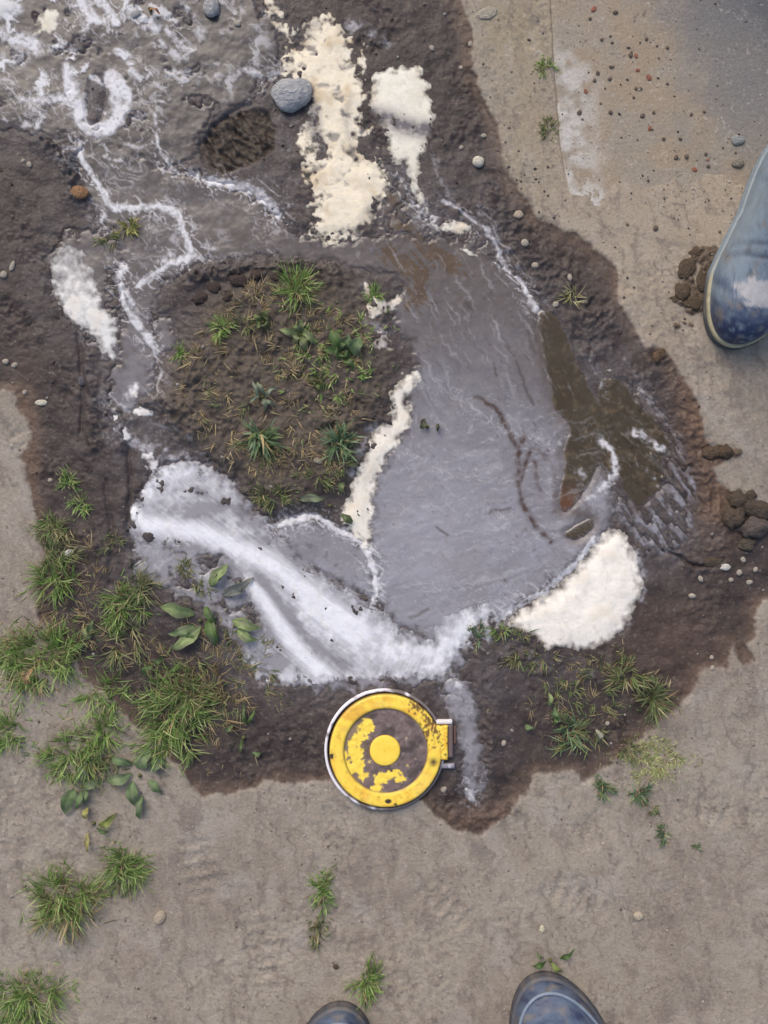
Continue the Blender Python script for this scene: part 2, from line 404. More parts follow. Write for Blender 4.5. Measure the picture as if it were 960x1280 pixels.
# ---- foam film, streaks and swirls floating on the slurry or left on the mud
film = np.zeros(X.shape, dtype=F)
STROKES = [
 ([(84,84),(88,108),(95,135),(106,156),(122,163),(142,157),(156,135),(156,112),(142,94),(136,92)], 8, 9, .95),
 ([(92,88),(96,120),(104,140)], 8, 6, .7), ([(138,98),(146,120),(148,145)], 9, 9, .85),
 ([(20,122),(45,128),(68,120),(92,128)], 5, 6, .6), ([(30,142),(48,144)], 4, 4, .4),
 ([(97,178),(100,195),(110,212),(122,230),(130,243),(140,258),(152,262),(172,258),(195,257),(214,264),(226,278),(234,296),(239,318),(232,326)], 4, 4.5, .85),
 ([(239,318),(225,327),(208,330),(192,342),(172,356)], 5, 3, .8), ([(212,320),(206,324)], 6, 5, .6),
 ([(222,290),(215,310),(208,318)], 12, 8, .35), ([(190,285),(188,300)], 4, 3, .35), ([(250,306),(270,312)], 3, 2, .5), ([(245,322),(300,316),(340,314)], 3, 2, .25),
 ([(126,178),(134,198),(150,203),(160,206)], 3, 2, .5), ([(195,155),(197,190),(210,205),(225,212)], 3, 2.5, .6), ([(160,180),(170,188),(182,176)], 4, 3, .4),
 ([(205,210),(222,214),(250,220),(262,228)], 2.6, 3, .7),
 ([(262,227),(285,228),(305,233),(325,244),(340,256),(347,266)], 4.5, 6, .95),
 ([(150,335),(149,365),(158,388),(168,402),(184,420),(194,438)], 4, 4, .75), ([(158,365),(166,388),(172,400)], 5, 4, .5), ([(150,330),(156,335),(148,342)], 5, 4, .8),
 ([(196,440),(200,470),(196,490)], 3, 3, .6), ([(90,186),(82,190)], 5, 4, .6), ([(122,262),(128,252),(134,268),(124,276)], 4, 3, .6),
 ([(555,250),(580,262),(600,280),(620,300),(630,325),(645,345),(660,366),(672,384)], 3, 4, .7),
 ([(600,262),(620,290),(640,325)], 3, 3, .4), ([(498,215),(510,240),(520,258),(533,272)], 3, 3, .5),
 ([(742,543),(756,554),(770,570),(768,592),(752,612),(734,624)], 5, 5, .72), ([(796,542),(812,550),(828,560)], 6, 5, .7), ([(725,590),(730,604)], 6, 5, .55),
 ([(790,570),(820,600),(845,630)], 3, 3, .3), ([(780,450),(800,480),(830,520),(850,545)], 4, 4, .35), ([(735,445),(752,475),(760,490)], 6, 5, .35),
 ([(345,660),(366,649),(390,646),(415,655),(440,672),(456,680)], 4.5, 4, .9), ([(350,668),(376,655),(400,656),(425,668)], 2.5, 2, .45),
 ([(428,660),(445,662),(458,648)], 3, 3, .6),
 ([(460,685),(463,705),(472,715),(471,730),(468,752)], 3.5, 2.6, .95), ([(474,720),(476,735)], 2, 2, .5),
 ([(200,560),(225,580),(250,575),(262,590)], 14, 14, .5), ([(215,240),(200,236)], 5, 4, .2),
 ([(620,778),(650,760),(690,733),(725,700),(745,672)], 5, 5, .7),
 ([(560,850),(575,875),(580,900)], 7, 6, .25), ([(585,985),(592,1000)], 5, 3, .5), ([(545,838),(562,842),(572,858)], 9, 6, .6),
 ([(606,760),(610,780),(608,800)], 3.5, 3, .8), ([(600,770),(590,790),(575,805)], 4, 4, .5),
 ([(700,595),(690,600),(686,620)], 3, 3, .35), ([(690,560),(700,556),(712,542)], 3, 3, .3),
 ([(480,560),(520,568),(560,590),(600,600)], 3, 2, .22), ([(500,640),(540,630),(600,636),(640,650)], 3, 2, .22), ([(490,700),(540,690),(580,690)], 3, 2, .15),
 ([(545,480),(580,500),(620,530),(660,548),(700,552)], 4, 3, .25), ([(540,740),(580,738),(620,730)], 4, 3, .2), ([(640,690),(660,672),(690,655)], 3, 2, .2),
 ([(100,0),(115,18),(120,26)], 7, 5, .8), ([(122,0),(138,12),(143,28)], 6, 5, .85), ([(92,10),(102,25),(108,34)], 5, 4, .6), ([(0,12),(12,6),(22,10)], 9, 9, .8),
 ([(0,40),(20,48),(40,52)], 10, 12, .7), ([(0,70),(20,75),(45,60)], 9, 8, .6), ([(60,58),(82,55),(90,60)], 7, 7, .65), ([(5,98),(18,106)], 6, 5, .5),
 ([(165,44),(178,32),(196,34)], 8, 7, .55), ([(210,36),(228,46)], 4, 4, .6), ([(228,0),(240,20),(250,40),(236,60),(222,72)], 8, 10, .45),
 ([(190,95),(215,88),(238,90),(262,102)], 8, 6, .45), ([(270,96),(295,90),(322,88)], 8, 5, .6), ([(160,76),(168,86),(164,100)], 6, 6, .45),
 ([(175,112),(198,106)], 3, 3, .6), ([(172,125),(205,124)], 3, 2, .5), ([(164,150),(176,142)], 5, 4, .45), ([(190,145),(196,160),(197,180)], 3, 2.5, .5),
 ([(330,90),(345,85)], 6, 5, .5), ([(150,20),(165,30)], 4, 4, .2),
 ([(140,508),(150,520),(145,536)], 5, 5, .5), ([(160,510),(180,516)], 8, 7, .6), ([(165,490),(170,482)], 7, 5, .7), ([(162,548),(180,556),(200,575)], 12, 12, .5),
 ([(232,540),(238,548)], 7, 5, .5), ([(200,528),(210,540)], 4, 4, .3),
 ([(455,360),(475,385),(500,372)], 9, 7, .4), ([(462,408),(485,420)], 9, 7, .4), ([(440,590),(450,560),(468,530)], 9, 8, .5),
 ([(440,30),(462,42),(488,52)], 9, 8, .55), ([(395,130),(385,155),(392,175)], 6, 6, .4),
 ([(510,180),(515,215),(528,250),(548,282)], 12, 8, .4), ([(170,700),(230,700),(290,730)], 18, 18, .28), ([(290,770),(330,850)], 22, 14, .35),
 ([(540,190),(550,220),(560,240)], 7, 6, .3), ([(795,690),(803,720),(800,750)], 7, 6, .5), ([(785,770),(770,800)], 9, 7, .35),
 ([(350,150),(362,200),(378,230)], 9, 9, .25), ([(610,800),(640,815),(690,835),(740,840)], 14, 14, .18),
]
fn = fbm(X, Y, 11, 4, 201)
fn2 = fbm(Xw, Yw, 26, 4, 202)
Xf = X + WXs * .8; Yf = Y + WYs * .8
fade = np.clip(.85 + 1.1 * fbm(X, Y, 30, 3, 205), .25, 1.15)
halo = np.zeros_like(film); bold = np.zeros_like(film)
for pts, w, w2, a in STROKES:
    film = np.maximum(film, stroke(Xf, Yf, pts, w, w2) * a * (np.maximum(fade, .7) if a >= .7 else fade))
    if a >= .75: bold = np.maximum(bold, sst(.30, .80, stroke(Xf, Yf, pts, w * 1.15, w2 * 1.15)) * a)
    if w <= 6: halo = np.maximum(halo, stroke(X, Y, pts, w * 3.2 + 3, w2 * 3.2 + 3) * a)
strand = ridged(X + fn2 * 9, Y - fn2 * 8, 13, 3, 204)
film0 = film
film = film * np.clip(sst(.10, .75, film * .95 + (strand - .45) * .75 + fn * .5) * 1.05 + .12 * film, 0, 1)
wisp = 1 - np.abs(pnoise((X + fn2 * 30) / 17, (Y + fn2 * 26) / 17, 206)) * 4.5
film = np.maximum(film, halo * sst(.40, .92, wisp) * .7 * (1 - .75 * sst(670, 700, X) * sst(360, 400, Y)))
film = np.maximum(film, bold * np.clip(.72 + .6 * fn + .5 * (strand - .5), 0, .9))
film = np.clip(film * (1.25 + fbm(X, Y, 4, 2, 203) * 1.0), 0, 1)
topm = sst(-10, 20, sdpoly(Xs, Ys, [(-200,-60),(-100,-200),(200,-240),(330,-100),(345,100),(300,120),(240,130),(200,150),(150,170),(90,170),(-60,150),(-160,110)], 60, 1))
marble = sst(0.10, 0.36, fbm(X + fn2 * 26, Y + fn2 * 22, 34, 5, 210, .6))
film = np.maximum(film, topm * marble * (1.15 - .65 * sst(60, 330, X)))
swirl = np.sin(fbm(X + fn2 * 20, Y, 60, 3, 220) * 34) * .5 + .5
chm = sst(0, 16, sds['channel']) * (Y < 345)
film = np.maximum(film, chm * swirl ** 6 * .28 * sst(-.1, .3, fbm(X, Y, 50, 2, 221)))
# flow lines in the big pool: steep in its upper half, flat in its lower half
st1 = aniso(X + WXs, Y + WYs, 62, 70, 5, 3, 230); st2 = aniso(X + WXs, Y + WYs, -14, 80, 6, 3, 231)
up = sst(600, 500, Y + (X - 560) * .3)
flow = st1 * up + st2 * (1 - up)
film = np.maximum(film, sst(0, 20, sds['main']) * sst(.18, .5, flow) * .16)
rad = np.clip(aniso(X, Y, -60, 26, 4, 3, 240) * .5 + .5, 0, 1)

# ---- heights (metres)
fineA = fbm(X, Y, 7, 3, 301); med = fbm(X, Y, 24, 3, 302); big = fbm(X, Y, 110, 3, 303); hug = fbm(X, Y, 420, 2, 304)
rid = ridged(X + WXs, Y + WYs, 22, 3, 305)
calm = sst(-.2, .4, fbm(X, Y, 160, 3, 307))
h_dry = .0022 * big + (.0006 + .0016 * calm) * med + (.0002 + .0009 * calm) * fineA + .004 * hug
topz = sst(250, 120, Y) * sst(420, 330, X)
lump = sst(-.05, .5, fbm(X, Y, 70, 2, 306))
lump = lump * (1 - .95 * topz)
h_wet = -.003 + .0026 * big + (.0022 + .003 * lump) * med + (.0003 + .0017 * lump) * fineA + (.0003 + .0022 * lump) * (rid - .4)
h = lerp(h_dry, h_wet, sst(-6, 8, sd_wet))
h = h - .0012 * sst(-1.5, 1.5, sd_spl) + sst(-1.5, 3, sd_spl) * (.004 + .004 * fineA)
h += mnd * (.010 + .004 * med + .003 * fineA)
# ragged mud ledges and clods round the island, along the left bank and the right bank
for pts, w, a in (([(240,345),(300,335),(345,330),(420,335)], 14, .007), ([(60,170),(85,195),(95,240)], 14, .006), ([(150,500),(195,500),(230,520)], 14, .005), ([(615,250),(660,310),(700,360),(760,400)], 20, .0035),
                  ([(820,440),(860,500),(880,560)], 16, .0028), ([(600,820),(620,880),(610,960)], 12, .0018), ([(535,1000),(590,1036),(640,1010)], 10, .003),
                  ([(110,420),(118,560)], 7, .004), ([(142,420),(150,560)], 6, .003), ([(880,600),(900,650),(905,690)], 16, .003)):
    s = stroke(Xs, Ys, pts, w); h += s * a * (0.6 + 1.2 * ridged(X, Y, 15, 3, 310))
for pts, w, a in (([(815,688),(845,693),(862,705),(885,708),(905,700)], 2.2, .007), ([(832,690),(850,688)], 2, .004), ([(745,850),(760,880)], 2, .002), ([(158,560),(162,620),(158,660)], 3, .004),
                  ([(130,600),(140,680),(135,730)], 3, .003), ([(96,420),(104,480),(100,540)], 3, .003), ([(248,180),(262,158),(292,134),(312,128)], 3, .006), ([(210,40),(206,60),(204,82)], 3, .004),
                  ([(215,98),(228,120),(250,145),(255,155)], 3.5, .004), ([(165,60),(180,54)], 3, .004)):
    h -= stroke(Xs, Ys, pts, w) * a
_fu = (X + WXs * .8) * .64 + (Y + WYs * .8) * .77; _fv = -(X + WXs * .8) * .77 + (Y + WYs * .8) * .64
folds = ridged(_fu * .42, _fv * 1.25, 14, 3, 320)
h += sst(-3, 5, sd_hol) * (-.009 + .009 * folds)
# old boot prints pressed into the dry soil
for (cx, cy, r, ang) in ((715,1120,44,20), (745,1035,40,-30), (250,1090,46,80), (330,1190,46,75), (560,1130,40,40), (880,1010,42,10), (880,470,30,-20), (30,560,30,60)):
    c, s = math.cos(math.radians(ang)), math.sin(math.radians(ang))
    u = (X - cx) * c + (Y - cy) * s; v = -(X - cx) * s + (Y - cy) * c
    m = np.exp(-((u / r) ** 4 + (v / (r * .5)) ** 4)).astype(F)
    h += m * (-.0016 + .0009 * np.sin(u / 2.6) * (fn > -.1) + .0008 * med) * sst(8, -8, sd_wet)
# slurry level: the ground dips under it
lev = -.0035 + .002 * big + .003 * hug + .0005 * med
h = lerp(h, lev - .0022 + .0008 * fineA, sst(-11, 4, sd_sl))
# slab: dirt has washed over its lower edge
h = np.where(sd_slab > -6, lerp(h, -.006 + .0075 * sst(-26, 30, sst(205, 300, Y + X * .05) * 60 - 30 + fbm(X, Y, 40, 4, 330) * 22), sst(-2, 5, sd_slab)), h).astype(F)

# ---- colours of the ground
col = np.zeros(X.shape + (3,), dtype=F); col[:] = lin((157, 147, 133)).astype(F)
col = cmix(col, (146, 135, 122), sst(-.2, .45, fbm(X, Y, 130, 4, 401)))
col = cmix(col, (164, 155, 145), sst(.05, .5, fbm(X, Y, 60, 4, 402)) * .7)
col = cmix(col, (128, 115, 105), sst(.1, .5, fbm(X, Y, 20, 4, 403)) * .55)
col = cmix(col, (176, 160, 138), sst(560, 700, X) * sst(560, 300, Y) * .45)
col = cmix(col, (150, 138, 112), blob(X, Y, 640, 30, 60, 45) * .6 + blob(X, Y, 655, 160, 40, 120) * .35)
speck = pnoise(X / 3.6, Y / 3.6, 411); speck2 = pnoise(X / 4.5, Y / 4.5, 412)
smear = aniso(X + WXs * 2, Y + WYs * 2, 78, 60, 12, 4, 413)
col = cmix(col, (130, 119, 110), sst(.08, .35, smear) * .7); col = cmix(col, (168, 158, 147), sst(-.1, -.45, smear) * .5)
crum = sst(.0, .35, fbm(X, Y, 45, 3, 414)) * sst(.15, .45, fbm(X, Y, 5.5, 3, 415))
col = cmix(col, (108, 97, 90), crum * .75)
scr = ridged(X + WXs * 3, Y + WYs * 3, 38, 2, 416)
col = cmix(col, (118, 107, 99), sst(.86, .97, scr) * sst(0, .3, fbm(X, Y, 50, 2, 417)) * .5)
col = cmix(col, (104, 94, 86), sst(.5, .64, speck) * .35); col = cmix(col, (190, 180, 168), sst(.55, .66, speck2) * .3)
w_in = np.zeros_like(col); w_in[:] = lin((70, 60, 56)).astype(F)
w_in = cmix(w_in, (48, 41, 38), sst(-.05, .4, fbm(X, Y, 32, 4, 420)) * .8)
w_in = cmix(w_in, (88, 77, 71), sst(.05, .45, fbm(X, Y, 18, 4, 421)) * .6)
w_in = cmix(w_in, (106, 88, 74), sst(26, 4, sd_wet) * .7)
w_in = cmix(w_in, (112, 88, 70), (blob(X, Y, 872, 520, 26, 60) + blob(X, Y, 895, 640, 28, 50) + blob(X, Y, 840, 800, 70, 60) * .4 + blob(X, Y, 30, 560, 16, 90) * .8 + blob(X, Y, 600, 1020, 40, 22) * .5).clip(0, 1) * .75)
w_in = cmix(w_in, (92, 86, 85), silt * (.62 + .9 * fn2 + .5 * fn).clip(0, 1))
stain = (blob(X, Y, 650, 838, 80, 36) * .8 + blob(X, Y, 175, 555, 50, 40) + blob(X, Y, 150, 480, 40, 60) * .7 + blob(X, Y, 590, 240, 60, 70) * .6 + blob(X, Y, 780, 440, 50, 60) * .7 + blob(X, Y, 240, 710, 90, 40) + blob(X, Y, 300, 800, 40, 60) + blob(X, Y, 340, 180, 60, 120) * .6 + blob(X, Y, 60, 60, 120, 110) + blob(X, Y, 800, 680, 70, 50) * .6).clip(0, 1)
w_in = cmix(w_in, (100, 95, 96), stain * (.5 + .9 * fn2 + .5 * fn).clip(0, 1) * .8)
w_in = cmix(w_in, (74, 66, 64), sst(.1, .45, aniso(X + WXs, Y + WYs, 80, 26, 7, 3, 422)) * .5 * (1 - silt))
w_in = cmix(w_in, (98, 88, 78), mnd * .85); w_in = cmix(w_in, (66, 57, 50), mnd * sst(0, .4, fbm(X, Y, 16, 4, 430)) * .75)
w_in = cmix(w_in, (78, 68, 58), sst(-2, 4, sd_hol) * .9)
w_in = cmix(w_in, (140, 132, 124), sst(.52, .66, speck2) * .3 * (1 - mnd))
col = lerp(col, w_in, wet[..., None])
col = cmix(col, (200, 198, 202), film * wet * .8)
col = cmix(col, (98, 84, 70), sst(-1.5, 1.5, sd_spl) * .85)
rgh = lerp(.95, .38, wet) - .16 * silt * wet + .3 * mnd * wet - .14 * (1 - lump) * wet * (1 - mnd) + .35 * sst(-3, 3, sd_hol)
rgh = np.clip(rgh + .12 * fn, .25, 1)

ground = grid_sheet('ground', X, Y, h, None, M_ground, col, rgh)
tag(ground, 'dry beige soil with a dark wet muddy patch running through it', 'ground', kind='structure')

# ---- fine-area sampling of the finished surface
def fine(a): return np.ascontiguousarray(a[mt:mt + ma_, nl:nl + na_])
surf = h.copy()

# ---- slurry
dent = sst(-9, 2, sd_pu)
rip = .00012 * aniso(X + WXs, Y + WYs, -20, 14, 4, 3, 512) + .00035 * flow * sst(0, 14, sds['main']) + .0003 * med + .0001 * fineA + film * .0004 - .0024 * dent
zs = lerp(h - .0015, lev + rip, sst(-6, 5, sd_sl))
scol = np.zeros_like(col); scol[:] = lin((140, 138, 143)).astype(F)
scol = cmix(scol, (132, 128, 131), sst(-.2, .4, fbm(X, Y, 90, 3, 501)) * .8)
scol = cmix(scol, (158, 157, 164), sst(0, .4, fbm(X, Y, 50, 3, 502)) * .6)
scol = cmix(scol, (120, 114, 114), sst(-.12, -.45, flow) * .5 * sst(0, 20, sds['main']))
scol = cmix(scol, (108, 98, 92), blob(X, Y, 300, 285, 60, 26) * .8 + blob(X, Y, 520, 330, 60, 40) * .4)
scol = cmix(scol, (92, 84, 78), sst(620, 330, Y - (X - 560) * .25 * (X > 470)) * .85)
scol = cmix(scol, (72, 67, 65), sst(270, 170, Y) * .85)
brn = (stroke(Xs, Ys, [(488,250),(500,280),(530,305),(562,328)], 11) + stroke(Xs, Ys, [(488,318),(508,332),(528,345),(520,372)], 15) + stroke(Xs, Ys, [(548,320),(580,345)], 8) * .5)
scol = cmix(scol, (92, 74, 54), sst(.25, .6, brn * .75 + aniso(X, Y, 50, 18, 5, 4, 510) * .9) * .85)
scol = cmix(scol, (86, 80, 80), sst(.30, .5, aniso(X + WXs, Y + WYs, 60, 9, 4, 3, 511)) * sst(520, 420, Y) * sst(470, 520, X) * .6)
scol = cmix(scol, (168, 167, 173), sst(.22, .5, aniso(X + WXs, Y + WYs, -20, 14, 3.4, 3, 512)) * sst(440, 560, Y) * .8)
scol = cmix(scol, (118, 115, 119), sst(.22, .5, aniso(X + WXs, Y + WYs, -24, 12, 3.2, 3, 513)) * .75)
scol = cmix(scol, (160, 159, 166), blob(X, Y, 530, 680, 110, 110) * .5)
scol = cmix(scol, (148, 146, 151), sst(0, 12, sds['silt']) * .5)
thin = sst(13, -3, sd_sl + 12 * fn + 9 * fn2)
scol = lerp(scol, col, (thin * .85)[..., None])
scol = cmix(scol, (94, 88, 86), sst(.3, .5, fbm(X, Y, 13, 3, 503)) * .5 * (1 - sst(4, 16, sds['main'])))
for p, w in (([(598,495),(625,515),(645,560)], 2), ([(690,395),(705,440)], 2), ([(540,380),(552,376)], 2.5), ([(582,378),(588,386)], 3), ([(612,640),(638,634)], 2), ([(645,452),(660,490),(668,505)], 2), ([(628,420),(642,445)], 2), ([(660,412),(668,440)], 2),
             ([(620,470),(616,455)], 2), ([(545,660),(560,668)], 1.6), ([(505,795),(515,802)], 2.5), ([(512,772),(525,768),(535,762)], 2)):
    s = stroke(Xs, Ys, p, w); scol = cmix(scol, (82, 74, 70), s * .75)
for p, w, a in (([(596,497),(622,512),(638,535),(643,556)], 3.0, .9), ([(653,545),(648,575),(646,605),(656,635),(672,660),(690,676)], 4.0, .9), ([(664,560),(657,582),(652,600)], 3.0, .8), ([(668,578),(671,600),(676,612)], 2.6, .7), ([(670,560),(690,575),(697,600),(692,640)], 4.0, .5),
                ([(690,400),(700,440),(704,480)], 4, .4), ([(720,640),(745,640),(770,655)], 8, .5), ([(770,480),(800,500)], 8, .4)):
    scol = cmix(scol, (74, 54, 42), np.clip(stroke(Xs, Ys, p, w) * (1 + 1.6 * fn) * a * .8, 0, .9))
scol = cmix(scol, (96, 84, 72), sst(-16, 0, sd_pu + 8 * fn) * .5)
scol = cmix(scol, (218, 217, 219), np.clip(film, 0, 1))
srg = np.clip(.22 + film * .5 + .1 * fn2, .22, .9)
slurry = grid_sheet('muddy_water', X, Y, zs, sd_sl > -5.6, M_slurry, scol, srg)
tag(slurry, 'grey silty slurry streaked with white foam flowing round the grassy hump', 'muddy water', kind='structure')
surf = np.maximum(surf, zs)

# ---- clear brown water lying in runs on the slurry
zp = lerp(surf - .0015, lev - .0009, sst(-3.5, 1.5, sd_pu))
zp = np.where(sd_pu > .5, np.maximum(zp, surf + .0003), zp)
pcol = np.zeros_like(col); pcol[:] = lin((72, 63, 46)).astype(F)
pcol = cmix(pcol, (70, 57, 40), sst(-.2, .4, fbm(X, Y, 30, 4, 601)) * .8)
pcol = cmix(pcol, (104, 88, 66), sst(.1, .5, fbm(X, Y, 14, 3, 602)) * .6)
pcol = cmix(pcol, (112, 72, 48), (blob(X, Y, 708, 630, 14, 18) + blob(X, Y, 650, 590, 20, 60) + blob(X, Y, 640, 545, 8, 16)).clip(0, 1) * .7)
pcol = lerp(pcol, scol, (sst(3.5, -2.5, sd_pu + 4 * fn) * .85)[..., None])
pcol = cmix(pcol, (206, 204, 206), np.clip(film * 1.1, 0, 1))
prg = film * .5 + np.full(X.shape, .10, dtype=F) + .1 * sst(.2, .5, fn)
puddle = grid_sheet('puddle_water', X, Y, zp, sd_pu > -3.4, M_puddle, pcol, prg)
tag(puddle, 'shiny dark brown water standing beside the grey slurry', 'puddle', kind='structure')
surf = np.maximum(surf, zp)

# ---- concrete slab
slz = lerp(h - .004, .0006 + .0012 * fbm(X, Y, 200, 2, 701) + .0004 * fineA, sst(-2, 2.5, sd_slab))
ccol = np.zeros_like(col); ccol[:] = lin((152, 142, 128)).astype(F)
ccol = cmix(ccol, (156, 140, 120), sst(-.25, .2, fbm(X, Y, 70, 4, 703) + .25 * sst(180, 320, Y)) * .85)
ccol = cmix(ccol, (110, 110, 110), sst(20, 220, (X - 720) * .85 - Y * .75 + fbm(X, Y, 60, 4, 704) * 120) * .9)
ccol = cmix(ccol, (198, 194, 188), (sst(75, 8, sd_slab) * sst(40, 90, Y) * sst(-.3, .25, fbm(X, Y, 26, 4, 702))) * .85)
ccol = cmix(ccol, (118, 117, 116), sst(60, 160, (X - 720) - Y * .35 + fbm(X, Y, 50, 4, 707) * 80) * sst(330, 120, Y) * .75)
ccol = cmix(ccol, (76, 78, 82), sst(120, 290, (X - 720) - Y * .8 + fbm(X, Y, 40, 3, 708) * 50) * .75 * blob(X, Y, 1000, -50, 300, 240))  # upper right corner: vignette and shadow painted into the slab colour
ccol = cmix(ccol, (92, 86, 80), sst(.30, .52, fbm(X + WXs * 2, Y + WYs * 2, 9, 4, 705, .65)) * .7); ccol = cmix(ccol, (190, 184, 174), sst(.25, .5, fbm(X + WXs * 3, Y + WYs * 3, 7, 3, 706)) * .4)
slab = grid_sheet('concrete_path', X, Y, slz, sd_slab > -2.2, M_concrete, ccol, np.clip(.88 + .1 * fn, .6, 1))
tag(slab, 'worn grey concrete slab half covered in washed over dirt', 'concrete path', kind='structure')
surf = np.maximum(surf, np.where(sd_slab > 0, slz, -1))

SF = fine(surf); x0f = float(ax_[nl]); y0f = float(ay_[mt])
_tc = np.where((zs > h)[..., None], scol, col); _tc = np.where((sd_pu > 0)[..., None], pcol, _tc)
SCF = [fine(_tc[..., k]) for k in range(3)]
def samp(A, px, py):
    u = np.clip((np.asarray(px, dtype=np.float64) - x0f) / STEP, 0, A.shape[1] - 1.001)
    v = np.clip((np.asarray(py, dtype=np.float64) - y0f) / STEP, 0, A.shape[0] - 1.001)
    i = u.astype(int); j = v.astype(int); a = u - i; b = v - j
    return A[j, i] * (1 - a) * (1 - b) + A[j, i + 1] * a * (1 - b) + A[j + 1, i] * (1 - a) * b + A[j + 1, i + 1] * a * b
def blur(A, r):
    for ax in (0, 1):
        P = np.pad(A, [(r + 1, r) if k == ax else (0, 0) for k in (0, 1)], mode='edge').cumsum(ax, dtype=np.float64)
        n_ = A.shape[ax]
        A = ((np.take(P, np.arange(2 * r + 1, 2 * r + 1 + n_), ax) - np.take(P, np.arange(0, n_), ax)) / (2 * r + 1)).astype(F)
    return A
SFB = blur(blur(SF, 5), 5)
def zat(px, py): return float(samp(SF, px, py))

# ================================================================== FOAM
def foam(label, polys, colour, tmax, holes=(), dens=None, edge=7, rag=6, base=(132, 128, 130), warp=.6, seed=0, tint=None, pit=1.05):
    p = np.vstack([np.asarray(q, float) for q in polys])
    lo = p.min(0) - 18; hi = p.max(0) + 18
    gx, gy = np.meshgrid(np.arange(lo[0], hi[0], pit), np.arange(lo[1], hi[1], pit))
    gx = gx.astype(F); gy = gy.astype(F)
    ux = (fbm(gx, gy, 34, 3, 901) * 9 + fbm(gx, gy, 9, 2, 902) * 3.5) * warp; uy = (fbm(gx, gy, 34, 3, 911) * 9 + fbm(gx, gy, 9, 2, 912) * 3.5) * warp
    qx = gx + ux; qy = gy + uy
    sd = union(*[sdpoly(qx, qy, q, 40, 2) for q in polys])
    for hx, hy, r in holes: sd = np.minimum(sd, np.hypot(qx - hx, qy - hy) - r)
    n1 = fbm(gx, gy, 10, 4, 1000 + seed); n2 = fbm(gx, gy, 34, 3, 1010 + seed); n3 = pnoise(gx / 3.1, gy / 3.1, 1020 + seed)
    sd0 = sd; sd = sd + n1 * rag * sst(26, 8, sd) 
    c = sst(-edge * .5, edge * 1.7, sd + n3 * 1.4 + n1 * 3.5)
    d = np.ones_like(c) if dens is None else np.clip(dens(gx, gy, n1, n2), 0, 1)
    s = samp(SFB, gx, gy).astype(F); s = lerp(samp(SF, gx, gy).astype(F), s, sst(-3, 8, sd))
    t = .42 * tmax * (sst(-edge * .4, edge * 3.4, np.where(sd0 > edge, sd0, np.minimum(sd, edge))) ** .75) * (.72 + .35 * n2 + .06 * n1) * (.35 + .65 * d) + .00015 * n3 * c
    z = np.where(sd > -edge * .5, s + t - .0016 * (1 - sst(-edge * .5, edge * .35, sd)), s - .003)
    cc = np.stack([samp(a_, gx, gy) for a_ in SCF], -1).astype(F); cc = cmix(cc, base, np.clip(sst(0, 14, sd), 0, 1) * .7)
    ff = np.zeros_like(cc); ff[:] = lin(colour).astype(F)
    ff = cmix(ff, (204, 180, 142), sst(.05, .5, n2 + .35 * n1) * (.5 if tint is None else tint))
    ff = cmix(ff, (248, 247, 244), sst(.0, .45, n1) * .18)
    ff = cmix(ff, (204, 196, 184), sst(.15, .55, fbm(gx, gy, 4, 3, 1030 + seed)) * .28)
    ff = cmix(ff, (216, 208, 196), sst(.1, .5, aniso(gx + ux * 2, gy + uy * 2, 70, 30, 7, 4, 1040 + seed)) * .45)
    cc = lerp(cc, ff, (np.clip(c * d * (1 + .25 * n1), 0, 1))[..., None])
    o = grid_sheet('foam_patch', gx, gy, z, sd > -edge * .6, M_foam, cc, np.full(gx.shape, .8, dtype=F))
    tag(o, label, 'foam', 'patches of foam on the mud')
    return o
foam('cream kidney shaped foam mound at the edge of the pool, right of the yellow cover',
     [[(626,781),(656,761),(694,735),(727,705),(746,675),(761,660),(784,662),(792,686),(806,724),(802,742),(791,769),(776,795),(757,808),(731,816),(705,808),(681,815),(667,799),(649,788)]],
     (242, 236, 224), .010, edge=8, rag=5, seed=1, warp=.45, tint=.25)
def dens_low(gx, gy, n1, n2):
    d = .15 + .6 * n2 + .22 * n1 + .2 * sst(.1, .6, ridged(gx, gy, 24, 3, 1203))
    for pts, w, a in (([(172,655),(200,660),(250,664),(300,688),(340,705),(372,732),(405,762),(445,790)], 15, .62), ([(305,724),(330,750),(352,788),(378,820),(408,846)], 11, .7),
                      ([(180,600),(225,590),(250,585)], 18, .45), ([(165,640),(172,650)], 10, .8), ([(180,617),(184,616)], 9, .8), ([(390,765),(440,790),(500,815),(540,825),(575,790),(600,765)], 26, .55),
                      ([(345,850),(420,850),(500,845)], 10, .3)):
        d = np.maximum(d, stroke(gx, gy, pts, w) * (a + .42)) if a > .6 else d + stroke(gx, gy, pts, w) * a
    for pts, w, a in (([(324,722),(348,752),(376,788),(400,815),(432,832)], 7, .55), ([(230,645),(270,632),(310,640)], 8, .4), ([(300,640),(340,670),(380,705)], 9, .3), ([(330,780),(345,830)], 12, .25), ([(500,800),(520,805)], 6, .4)):
        d = d - stroke(gx, gy, pts, w) * a
    fan = aniso(gx, gy, -62, 22, 2.6, 3, 1201) * sst(440, 500, gx) + aniso(gx, gy, 38, 34, 3.2, 3, 1202) * sst(500, 420, gx)
    return d + .26 * fan
foam('long sweep of white foam curving from the left mud bank towards the yellow cover',
     [[(160,640),(178,608),(195,585),(225,572),(262,582),(292,606),(318,640),(345,662),(372,692),(402,714),(428,732),(452,742),(470,752),(490,776),(520,797),(540,802),(546,778),(572,762),(600,756),
       (608,765),(604,785),(582,810),(562,835),(554,858),(520,850),(490,853),(470,850),(420,856),(380,860),(345,861),(335,840),(326,800),(316,770),(302,742),(304,722),(288,704),(260,690),(220,682),(190,690),(174,682),(164,662)]],
     (230, 231, 236), .0045, dens=dens_low, edge=9, rag=9, base=(148, 146, 151), seed=2, tint=.05)
